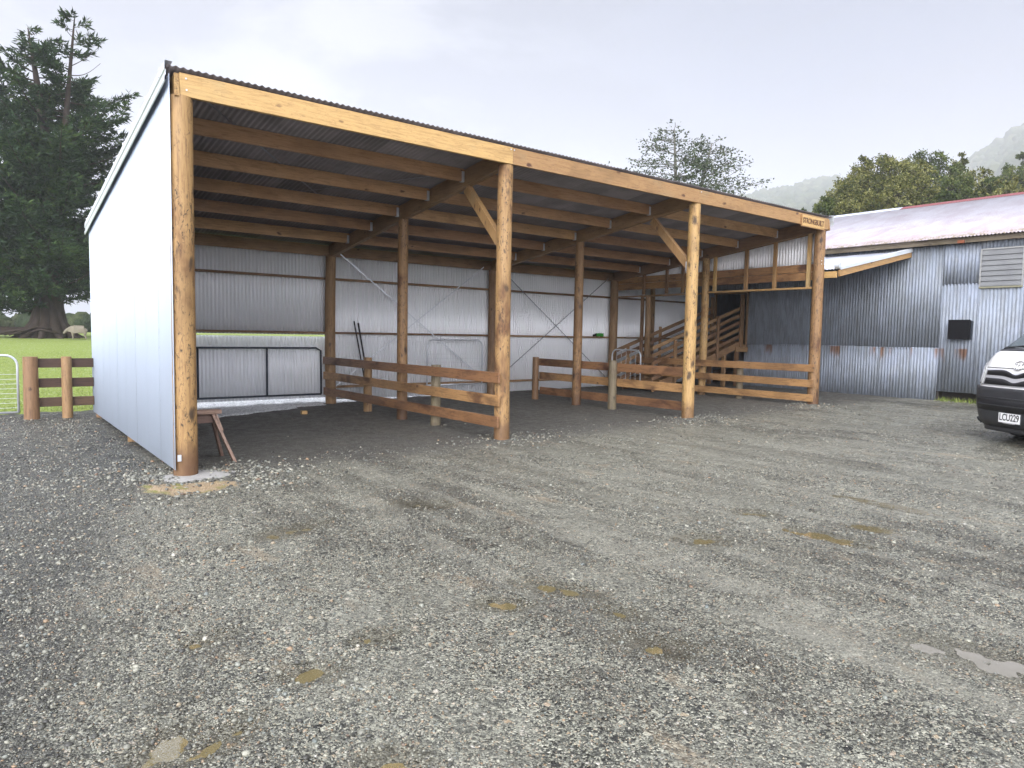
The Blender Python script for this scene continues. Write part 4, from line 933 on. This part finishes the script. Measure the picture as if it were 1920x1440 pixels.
    text_mesh('LCU229', .125, .0008, plain('plate_black', (.01, .01, .01), .4), vn, Mt, 'plate_characters', sx=.78, bold=.002).parent = pho
    m = MB(); m.box((px_-.001, -.10, pz-.072), (px_+.001, .10, pz-.066)); m.build('plate_strip', plain('grey_strip', (.5, .5, .5), .5), vn).parent = pho
    ez = 1.045; ex = S_(ez, 0, .0)[0]; tilt = math.atan2(S_(1.09, 0)[0]-S_(1.0, 0)[0], .09)
    def ell(a, b_, cy, cz, r_):
        n = 28; return [(ex+.012+(cz+b_*math.sin(2*PI*k/n))*math.tan(tilt), cy+a*math.cos(2*PI*k/n), ez+cz+b_*math.sin(2*PI*k/n)) for k in range(n+1)], r_
    m = MB(); m.tube(*ell(.085, .058, 0, 0, .008), n=6, cap=False); m.tube(*ell(.028, .054, 0, .002, .006), n=6, cap=False); m.tube(*ell(.066, .020, 0, .030, .006), n=6, cap=False); m.build('emblem', CHR, vn, smooth=True)
    return vn
van()

# ================================================================ TREES
def leafmat(name, cols, rough=.7):
    t = MT(name, rough, .25); ri = t.n('ShaderNodeNewGeometry').outputs['Random Per Island']; n = len(cols)
    big = t.noise(t.coord('Object', rnd=True), .55, 3, .6)
    f_ = t.math('ADD', t.math('MULTIPLY', ri, .6), t.math('MULTIPLY', t.mr(big, .3, .7), .4))
    t.set(color=t.ramp(f_, [(i/(n-1), c) for i, c in enumerate(cols)]))
    t.b.inputs['Subsurface Weight'].default_value = 0
    return t.m
def bark(name, a, b):
    t = MT(name, .9, .2); v = t.coord('Object', (1, 1, .25)); n1 = t.noise(v, 6, 5, .7, .5); t.set(color=t.mix(n1, a, b), normal=t.bump(n1, .05, .8)); return t.m
CON_L = leafmat('cypress_leaf', [(.006, .016, .007), (.012, .03, .011), (.026, .055, .015), (.075, .115, .025)])
CON_B = bark('cypress_bark', (.018, .013, .010), (.065, .048, .038))
def quads(base, dirs, length, width, rg):
    """n narrow leaf sprays: base points, directions"""
    n = len(base); d = dirs/np.linalg.norm(dirs, axis=1)[:, None]; r_ = rg.normal(size=(n, 3)); s_ = np.cross(d, r_); s_ /= np.linalg.norm(s_, axis=1)[:, None]+1e-9
    L = length[:, None]; Wd = width[:, None]
    V = np.stack([base, base+d*L*.45+s_*Wd*.5, base+d*L, base+d*L*.45-s_*Wd*.5], 1).reshape(-1, 3)
    return V, np.arange(4*n).reshape(-1, 4)
def conifer(name, label, base, stems, leaf, barkm, rg, nb=90, spread=5.5, lo=.12, leafL=.32, dens=16, droop=.1, up=.35, flare=2.0, layer=0, group='trees round the yard', prof=None, lw=.22):
    tr = thing(name, label, 'tree', tuple(base), absolute=False, group=group); tb = MB(); LV = []; LD = []; 
    for si, (top, r0, sp, full) in enumerate(stems):
        top = np.array(top)-np.array(base); H = top[2]; k = 14; pts = []
        bend = rg.normal(0, .25, 2)
        for i in range(k+1):
            q = i/k; pts.append((top[0]*q**1.15+bend[0]*math.sin(q*PI), top[1]*q+bend[1]*math.sin(q*PI), H*q))
        rad = [r0*(1-q_)**.9+.03+(r0*flare*math.exp(-q_*26) if si == 0 else 0) for q_ in np.linspace(0, 1, k+1)]
        tb.tube(pts, rad, 10 if si else 16)
        P_ = np.array(pts)
        for j in range(nb):
            q = lo+(1-lo)*((j+rg.random())/nb)**.95
            if layer: q = lo+(1-lo)*(round(j/nb*layer)/layer)+rg.normal(0, .008); q = min(q, .995)
            o = np.array([np.interp(q, np.linspace(0, 1, k+1), P_[:, c]) for c in range(3)])
            az = rg.random()*2*PI; pf = prof(q) if prof else (min(1, (1-q)*2.4)**.8*(.7+.3*min(1, (q-lo)*6)))
            L = sp*pf*rg.uniform(.55, 1.12)*spread/5.5+.35
            el = up*(.2+q)*rg.uniform(.4, 1.4); m_ = 8; br = []
            for i in range(m_+1):
                t_ = i/m_; rr_ = L*t_; z = math.sin(el)*rr_ - droop*L*math.sin(t_*PI)*.8 + .10*L*t_*t_
                wob_ = .04*L*math.sin(4*t_+j); br.append(o+np.array([math.cos(az)*rr_-math.sin(az)*wob_, math.sin(az)*rr_+math.cos(az)*wob_, z]))
            br = np.array(br); tb.tube([tuple(b_) for b_ in br], [max(.012, r0*.16*(1-t_*.92)*(L/spread+.2)) for t_ in np.linspace(0, 1, m_+1)], 5, cap=False)
            if rg.random() > full: continue
            nbl = max(3, int(L*4.2)); 
            for b_ in range(nbl):
                t_ = .18+.82*(b_+rg.random())/nbl; c0 = np.array([np.interp(t_, np.linspace(0, 1, m_+1), br[:, c]) for c in range(3)])
                sgn = 1 if b_ % 2 else -1; ll = (.35+.30*L*(1-t_))*rg.uniform(.5, 1.1); aa = az+sgn*rg.uniform(.6, 1.2)
                dd = np.array([math.cos(aa), math.sin(aa), rg.uniform(-.12, .45)*up*2]); nl = max(3, int(dens*(.5+ll)))
                tt = rg.random(nl)[:, None]; bs = c0+dd*ll*tt+rg.normal(0, .05+.03*ll, (nl, 3)); LV.append(bs); LD.append(dd+rg.normal(0, .55, (nl, 3))+np.array([0, 0, .18]))
    tb.build('trunk', barkm, tr, smooth=True)
    B_, D_ = np.concatenate(LV), np.concatenate(LD); n = len(B_); V, Fc = quads(B_, D_, leafL*rg.uniform(.6, 1.4, n), leafL*lw*rg.uniform(.7, 1.4, n), rg)
    o = np_mesh('crown', V, Fc, leaf, smooth=False); o.parent = tr; return tr
Zc = 46.0
rg = np.random.default_rng(3)
b0 = at(92, 634, Zc); b0[2] = float(field_h(b0[0], b0[1]))-.1
conifer('cypress_tree', 'huge dark cypress with several leading stems left of the white wall', b0,
    [(at(52, 52, Zc), .75, 5.4, .8), (at(140, 32, Zc-1), .42, 4.8, .66), (at(-40, 110, Zc+1), .5, 5.0, 1.0), (at(95, 260, Zc-2.5), .4, 4.4, 1.0)], CON_L, CON_B, rg, nb=74, spread=6.6, lo=.15, leafL=.40, dens=24, flare=.9, group='', lw=.24,
    prof=lambda q: (min(1, (1-q)*1.9)**.9)*(.75+.25*min(1, (q-.1)*4)))
# buttress roots
tr = [o for o in THINGS if o.name.startswith('cypress_tree')][0]
m = MB()
for k in range(11):
    a = k*.6+.2; m.tube([(math.cos(a)*.3, math.sin(a)*.3, 3.0+.6*math.sin(k*2)), (math.cos(a)*.8, math.sin(a)*.8, 1.0), (math.cos(a)*1.5, math.sin(a)*1.5, .25), (math.cos(a)*2.3, math.sin(a)*2.3, -.1)], [.34, .32, .22, .06], 7)
o = m.build('root', CON_B, None, smooth=True); o.parent = tr


# layered sparse beech behind the shed
BE_L = leafmat('beech_leaf', [(.015, .026, .014), (.04, .058, .028), (.08, .10, .055), (.19, .21, .16)]); BE_B = bark('lichen_bark', (.06, .05, .04), (.22, .22, .19))
Zb_ = 34.; b1 = at(1272, 640, Zb_); b1[2] = float(base_h(b1[0], b1[1]))
t1 = conifer('beech_tree', 'sparse beech with flat tiers of branches rising behind the shed roof', b1, [(at(1264, 243, Zb_), .22, 3.4, .95), (at(1335, 268, Zb_+.5), .18, 3.0, .95)], BE_L, BE_B, rg, nb=90, spread=5.3, lo=.50, leafL=.13, dens=8, droop=-.03, up=.12, flare=1.2, layer=10, group='',
     prof=lambda q: min(1, (1-q)*3.3+.12), lw=.55)


def broadleaf(name, label, base, H, crown, leaf, barkm, rg, trunks=4, levels=4, leafL=.16, clus=46, group='trees behind the woolshed', lean=.35, low=.3):
    tr = thing(name, label, 'tree', tuple(base), absolute=False, group=group); tb = MB(); LV = []; LD = []
    def grow(p, d, L, r_, lev):
        m_ = 4; pts = [p]; dd = d
        for i in range(m_):
            dd = dd+rg.normal(0, .13, 3)+np.array([0, 0, .035]); dd /= np.linalg.norm(dd); pts.append(pts[-1]+dd*L/m_)
        tb.tube([tuple(q) for q in pts], [r_*(1-.4*i/m_) for i in range(m_+1)], 6 if lev < 2 else 4, cap=False)
        e = pts[-1]
        if lev >= levels:
            n = int(clus*rg.uniform(.5, 1.3)); c = e+rg.normal(0, .1, 3); s_ = np.array([.62, .62, .26])*crown/5.0*rg.uniform(.7, 1.25)
            q = c+rg.normal(0, 1, (n, 3))*s_; LV.append(q); LD.append(rg.normal(0, 1, (n, 3))+np.array([0, 0, .25])); return
        kk = 3 if lev < 2 else rg.integers(2, 4)
        for i in range(kk):
            a = rg.random()*2*PI; sp = rg.uniform(.35, .85); perp = np.cross(dd, [math.cos(a), math.sin(a), .1]); perp /= np.linalg.norm(perp)+1e-9
            nd = dd*math.cos(sp)+perp*math.sin(sp); nd[2] = nd[2]*.8+.12; nd /= np.linalg.norm(nd)
            s_p = pts[-1] if i else pts[-2]; grow(s_p, nd, L*rg.uniform(.6, .85), r_*.58, lev+1)
        if lev >= 1 and rg.random() < .35:
            n = int(clus*.5); LV.append(e+rg.normal(0, 1, (n, 3))*np.array([.45, .45, .2])*crown/5); LD.append(rg.normal(0, 1, (n, 3)))
    for k in range(trunks):
        a = 2*PI*k/trunks+rg.random(); d = np.array([math.cos(a)*lean, math.sin(a)*lean, 1.]); d /= np.linalg.norm(d)
        grow(np.array([math.cos(a)*.15, math.sin(a)*.15, -.1]), d, H*low*rg.uniform(.85, 1.1), H*.017, 0)
    B_, D_ = np.concatenate(LV), np.concatenate(LD); sc = H/np.percentile(B_[:, 2], 99); sxy = crown/np.percentile(np.hypot(B_[:, 0], B_[:, 1]), 92)
    for i in range(len(tb.v)): tb.v[i] = tb.v[i]*np.array([sxy, sxy, sc])
    B_ = B_*np.array([sxy, sxy, sc])
    def dome(Q):
        rr_ = np.hypot(Q[:, 0], Q[:, 1])/crown; cap = H*(1-.28*np.clip(rr_, 0, 1.6)**2); zz_ = Q[:, 2]/cap
        z2 = np.where(zz_ > .78, .78+.22*(1-np.exp(-(zz_-.78)/.22)), zz_); Q = Q.copy(); Q[:, 2] = z2*cap; return Q
    B_ = dome(B_); tb.v = [dome(q) for q in tb.v]; tb.build('trunk', barkm, tr, smooth=True)
    n = len(B_); V, Fc = quads(B_, D_, leafL*rg.uniform(.6, 1.5, n), leafL*.55*rg.uniform(.7, 1.4, n), rg); o = np_mesh('crown', V, Fc, leaf, smooth=False); o.parent = tr; return tr
OL = leafmat('olive_leaf', [(.018, .026, .008), (.045, .058, .013), (.095, .10, .022), (.19, .185, .05), (.38, .38, .17)])
OL2 = leafmat('green_leaf', [(.016, .028, .008), (.04, .06, .012), (.085, .11, .022), (.19, .20, .05)])
OB = bark('dark_bark', (.025, .02, .016), (.07, .06, .05)); LB = bark('pale_bark', (.08, .07, .05), (.28, .27, .2))
def tree_at(px, ptop, Z, crown_px, label, leaf=OL, bk=OB, trunks=4, **k):
    tp = at(px, ptop, Z); g = hill_h(tp[0], tp[1]) if 'hill_h' in globals() else float(base_h(tp[0], tp[1]))
    return broadleaf('tree', label, (tp[0], tp[1], g-.2), tp[2]-g+.2, crown_px/2*Z/FPX, leaf, bk, rg, trunks=trunks, **k)

# ---- hills (polar terrain seen over the roofs)
AZC = lambda px: math.degrees(math.atan2(*( (F+(px-960)/FPX*R)[:2] )))     # compass angle of a photo column
RID = [(-200, 0), (900, 0), (1180, 4), (1260, 40), (1300, 56), (1345, 72), (1400, 75), (1430, 76), (1480, 78), (1540, 80), (1600, 77), (1680, 70), (1760, 76), (1800, 83), (1850, 90), (1920, 98), (2100, 114), (2500, 110), (3300, 60)]
raz = [AZC(p) if p < 2600 else 115+(p-2500)*.03 for p, _ in RID]; rh = [h for _, h in RID]
def hill_h(x, y):
    x = np.asarray(x, float); y = np.asarray(y, float); dx, dy = x-CAM[0], y-CAM[1]; d = np.hypot(dx, dy); az = np.degrees(np.arctan2(dx, dy))
    H = np.interp(az, raz, rh, left=0, right=0)
    rise = np.clip((d-55)/1045, 0, 1.3); hh = H*2.75*(np.minimum(rise, 1)**1.5)*np.where(rise > 1, 1-(rise-1)*.5, 1)
    hh = hh+(fnoise(x, y, .012, 4, 61)-.5)*16*np.clip(rise*1.4, 0, 1)*(H > 1)
    return -.1+.264*0+base_h(np.clip(x, -4, 22), np.minimum(y, 8))+hh+ (d > 55)*0
az = np.radians(np.linspace(25, 130, 230)); dd = np.concatenate([np.linspace(30, 120, 40), np.linspace(124, 1380, 170)])
A, D = np.meshgrid(az, dd, indexing='ij'); Xh, Yh = CAM[0]+D*np.sin(A), CAM[1]+D*np.cos(A); Zh = hill_h(Xh, Yh)-.25*(D < 60)
v = np.stack([Xh.ravel(), Yh.ravel(), Zh.ravel()], 1); ny = len(dd); i = (np.arange(len(az)-1)[:, None]*ny+np.arange(ny-1)[None, :]).ravel(); f = np.stack([i, i+1, i+ny+1, i+ny], 1)
t = MT('hill_grass', .9, .1); P = t.coord('World'); n1 = t.noise(P, .03, 5, .65); t.set(color=t.mix(t.mr(n1, .4, .6), (.30, .24, .11), (.14, .15, .05)), normal=t.bump(t.noise(P, .8, 4), .4, .6))
struct(np_mesh('hills', v, f, t.m), 'misty tan and wooded hillside rising behind the woolshed', 'hills')
# far forest on the slopes, one mass
n = 11000; d = np.sqrt(rng.uniform(380**2, 1180**2, n)); a = np.radians(rng.uniform(AZC(1290), 108, n)); x, y = CAM[0]+d*np.sin(a), CAM[1]+d*np.cos(a)
fm = fnoise(x, y, .011, 3, 71); keep = (fm > .49) | (d > 880) | (d < 0); x, y, d = x[keep], y[keep], d[keep]; s_ = rng.uniform(4.0, 8.5, len(x)); z = hill_h(x, y)+s_*.8
def crowns(pos, size, rg_):
    bm = bmesh.new(); bmesh.ops.create_icosphere(bm, subdivisions=2, radius=1); iv = np.array([q.co[:] for q in bm.verts]); fi = np.array([[a.index for a in q.verts] for q in bm.faces]); bm.free()
    nb_ = 10; bs = np.array([iv*(1+.55*(rg_.random((len(iv), 1))-.5))*[1, 1, rg_.uniform(.9, 1.5)] for _ in range(nb_)])[rg_.integers(0, nb_, len(pos))]
    V = bs*size[:, None, None]+pos[:, None, :]; Fc = (fi[None]+np.arange(len(pos))[:, None, None]*len(iv)).reshape(-1, 3); return V.reshape(-1, 3), Fc
V, Fc = crowns(np.stack([x, y, z], 1), s_, rng)
t = MT('far_forest', .9, .1); ri = t.n('ShaderNodeNewGeometry').outputs['Random Per Island']; P = t.coord('World'); t.set(color=t.mix(t.noise(P, .9, 4, .7), t.ramp(ri, [(0, (.03, .05, .02)), (.6, (.06, .085, .03)), (1, (.12, .13, .05))]), (.03, .04, .02)), normal=t.bump(t.noise(P, 1.4, 4, .7), 1.0, 1))
tag(np_mesh('forest', V, Fc, t.m, smooth=False), 'misty dark forest covering the far hillside', 'forest', kind='stuff')

# ---- the nearer trees behind the woolshed, each one a thing
T = [
 (1600, 266, 52, 180, 'pale leaved tree, leftmost of the big group above the woolshed roof', OL, OB, 4),
 (1672, 252, 50, 220, 'dark stemmed spreading tree in the middle of the group above the woolshed', OL, OB, 6),
 (1735, 248, 55, 190, 'tallest bushy tree of the group above the woolshed roof', OL2, OB, 5),
 (1790, 262, 58, 150, 'lichen grey tree at the right end of the big group', OL, LB, 4),
 (1545, 335, 47, 90, 'low rounded olive bush tree where the two roofs meet', OL2, OB, 4),
 (1590, 345, 45, 80, 'low bushy tree just above the silver end of the woolshed ridge', OL, OB, 4),
 (1830, 300, 52, 90, 'low olive tree above the red ridge, left of the crooked pale branches', OL2, LB, 4),
 (1885, 300, 50, 100, 'brownish tree with crooked pale branches above the red ridge', OL, LB, 4),
 (1900, 262, 80, 120, 'dark green tree on the slope at the right edge of the photo', OL2, OB, 4),
 (1960, 270, 75, 120, 'dark green tree just beyond the right edge of the roofline', OL2, OB, 4),
 (1450, 372, 60, 80, 'small yellow green tree just over the shed roof, leftmost of the low row', OL, LB, 4),
 (1500, 366, 62, 70, 'small yellow green tree in the low row over the shed roof', OL2, LB, 4),
 (1815, 280, 56, 150, 'round olive tree right of the tall bushy tree, before the misty hill', OL, OB, 4),
 (1865, 305, 54, 140, 'wide olive green tree between the misty hill and the red ridge', OL2, OB, 4),
 (1850, 338, 46, 90, 'brown green bush tree close behind the red ridge', OL, OB, 4),
 (1640, 325, 46, 100, 'broad olive bush tree below the dark stemmed tree', OL, OB, 5),
 (1775, 322, 46, 100, 'broad dark bush tree behind the middle of the red ridge', OL2, OB, 5),
]
for (px, pt, Z, cw, lab, lf_, bk, tk) in T: tree_at(px, pt, Z, cw, lab, lf_, bk, tk, levels=4, leafL=.17 if Z < 60 else .25, clus=110)

# far hedge line at the end of the paddock
HB = []
for k, (px, pt, Z, cw) in enumerate([(-40, 585, 95, 120), (40, 592, 100, 110), (120, 596, 105, 90), (185, 590, 98, 100)]):
    pass
hx = rng.uniform(-14, 26, 420); hy = 92+rng.normal(0, 1.5, 420); s_ = rng.uniform(.5, 1.2, 420); V, Fc = crowns(np.stack([hx, hy, base_h(hx, hy)+s_*.7], 1), s_, rng)
tag(np_mesh('hedge', V, Fc, t.m, smooth=False), 'low dark hedge line at the far end of the paddock', 'hedge', kind='stuff')
# fallen branches by the cypress
FB = MB()
for k in range(26):
    p = at(rng.uniform(-60, 75), 634, Zc-1.5); z = float(field_h(p[0], p[1])); a = rng.uniform(-.5, .5); L = rng.uniform(1.5, 5)
    FB.tube([(p[0]-L/2, p[1]+a, z+.1+rng.random()*.2), (p[0], p[1], z+.25+rng.random()*.5), (p[0]+L/2, p[1]-a, z+.1+rng.random()*.6)], [.05, .09, .05], 5)
tag(FB.build('fallen_branches', CON_B, smooth=True), 'pile of grey fallen branches at the foot of the big cypress', 'branches', kind='stuff')

# ---------------------------------------------------------------- sheep
def sheep(px, py, Z, rz, label):
    p = at(px, py, Z); z = float(field_h(p[0], p[1]))+.02
    me = bpy.data.meshes.new('sheep'); V = []; E_ = []; RR = []
    def ad(p_, r_, par=None):
        V.append(p_); RR.append(r_); 
        if par is not None: E_.append((par, len(V)-1))
        return len(V)-1
    a = ad((0, 0, .62), (.25, .27)); b = ad((.3, 0, .62), (.24, .26), a); c = ad((.48, 0, .66), (.17, .18), b); d = ad((.64, 0, .62), (.09, .11), c); e = ad((.76, 0, .48), (.075, .085), d); ad((.86, 0, .34), (.045, .05), e)
    g = ad((-.3, 0, .62), (.25, .26), a); ad((-.47, 0, .56), (.12, .14), g); 
    for (par, x, k) in ((b, .34, 1), (g, -.33, -1)):
        for s1 in (-1, 1):
            h = ad((x, s1*.13, .40), (.085, .09), par); kn = ad((x+(.02 if k > 0 else .04), s1*.13, .24), (.042, .042), h); an = ad((x-(.0 if k > 0 else .04), s1*.13, .12), (.03, .03), kn); ad((x+.02-(.0 if k > 0 else .03), s1*.13, .015), (.034, .034), an)
    for s1 in (-1, 1): ad((.66, s1*.13, .56), (.03, .02), d)
    me.from_pydata(V, E_, []); o = bpy.data.objects.new('sheep', me); COL.objects.link(o); s_ = o.modifiers.new('skin', 'SKIN'); 
    if not me.skin_vertices: 
        me.attributes  # the modifier adds the layer
    for i, r_ in enumerate(RR): me.skin_vertices[0].data[i].radius = r_
    me.skin_vertices[0].data[0].use_root = True
    su = o.modifiers.new('sub', 'SUBSURF'); su.levels = su.render_levels = 2
    t = MT('fleece', .95, .1); v_ = t.coord('Object'); n_ = t.noise(v_, 22, 4, .7); t.set(color=t.mix(n_, (.17, .145, .11), (.29, .26, .20)), normal=t.bump(n_, .03, .9)); me.materials.append(t.m)
    o.location = (p[0], p[1], z); o.rotation_euler = (0, 0, rz); tag(o, label, 'sheep'); return o
try:
    sheep(149, 632, 44, PI-.2, 'pale woolly sheep grazing beside the trunk of the big cypress')
except Exception as ex:
    print('sheep failed', ex)

# ---------------------------------------------------------------- haze
hz = MB(); hz.box((-1600, -1600, -2.5), (1600, 1600, 360)); ho = hz.build('haze', None); ho['kind'] = 'stuff'; ho['label'] = 'thin mist lying over the hills'; ho['category'] = 'haze'
hm = bpy.data.materials.new('haze_air'); hm.use_nodes = True; hm.node_tree.nodes.clear(); ou = hm.node_tree.nodes.new('ShaderNodeOutputMaterial'); pv = hm.node_tree.nodes.new('ShaderNodeVolumePrincipled')
pv.inputs['Density'].default_value = .0006; pv.inputs['Color'].default_value = (.93, .95, 1, 1); pv.inputs['Anisotropy'].default_value = .0
hm.node_tree.links.new(pv.outputs[0], ou.inputs['Volume']); ho.data.materials.append(hm)

for o in list(S.objects):
    if '_abs' in o: del o['_abs']
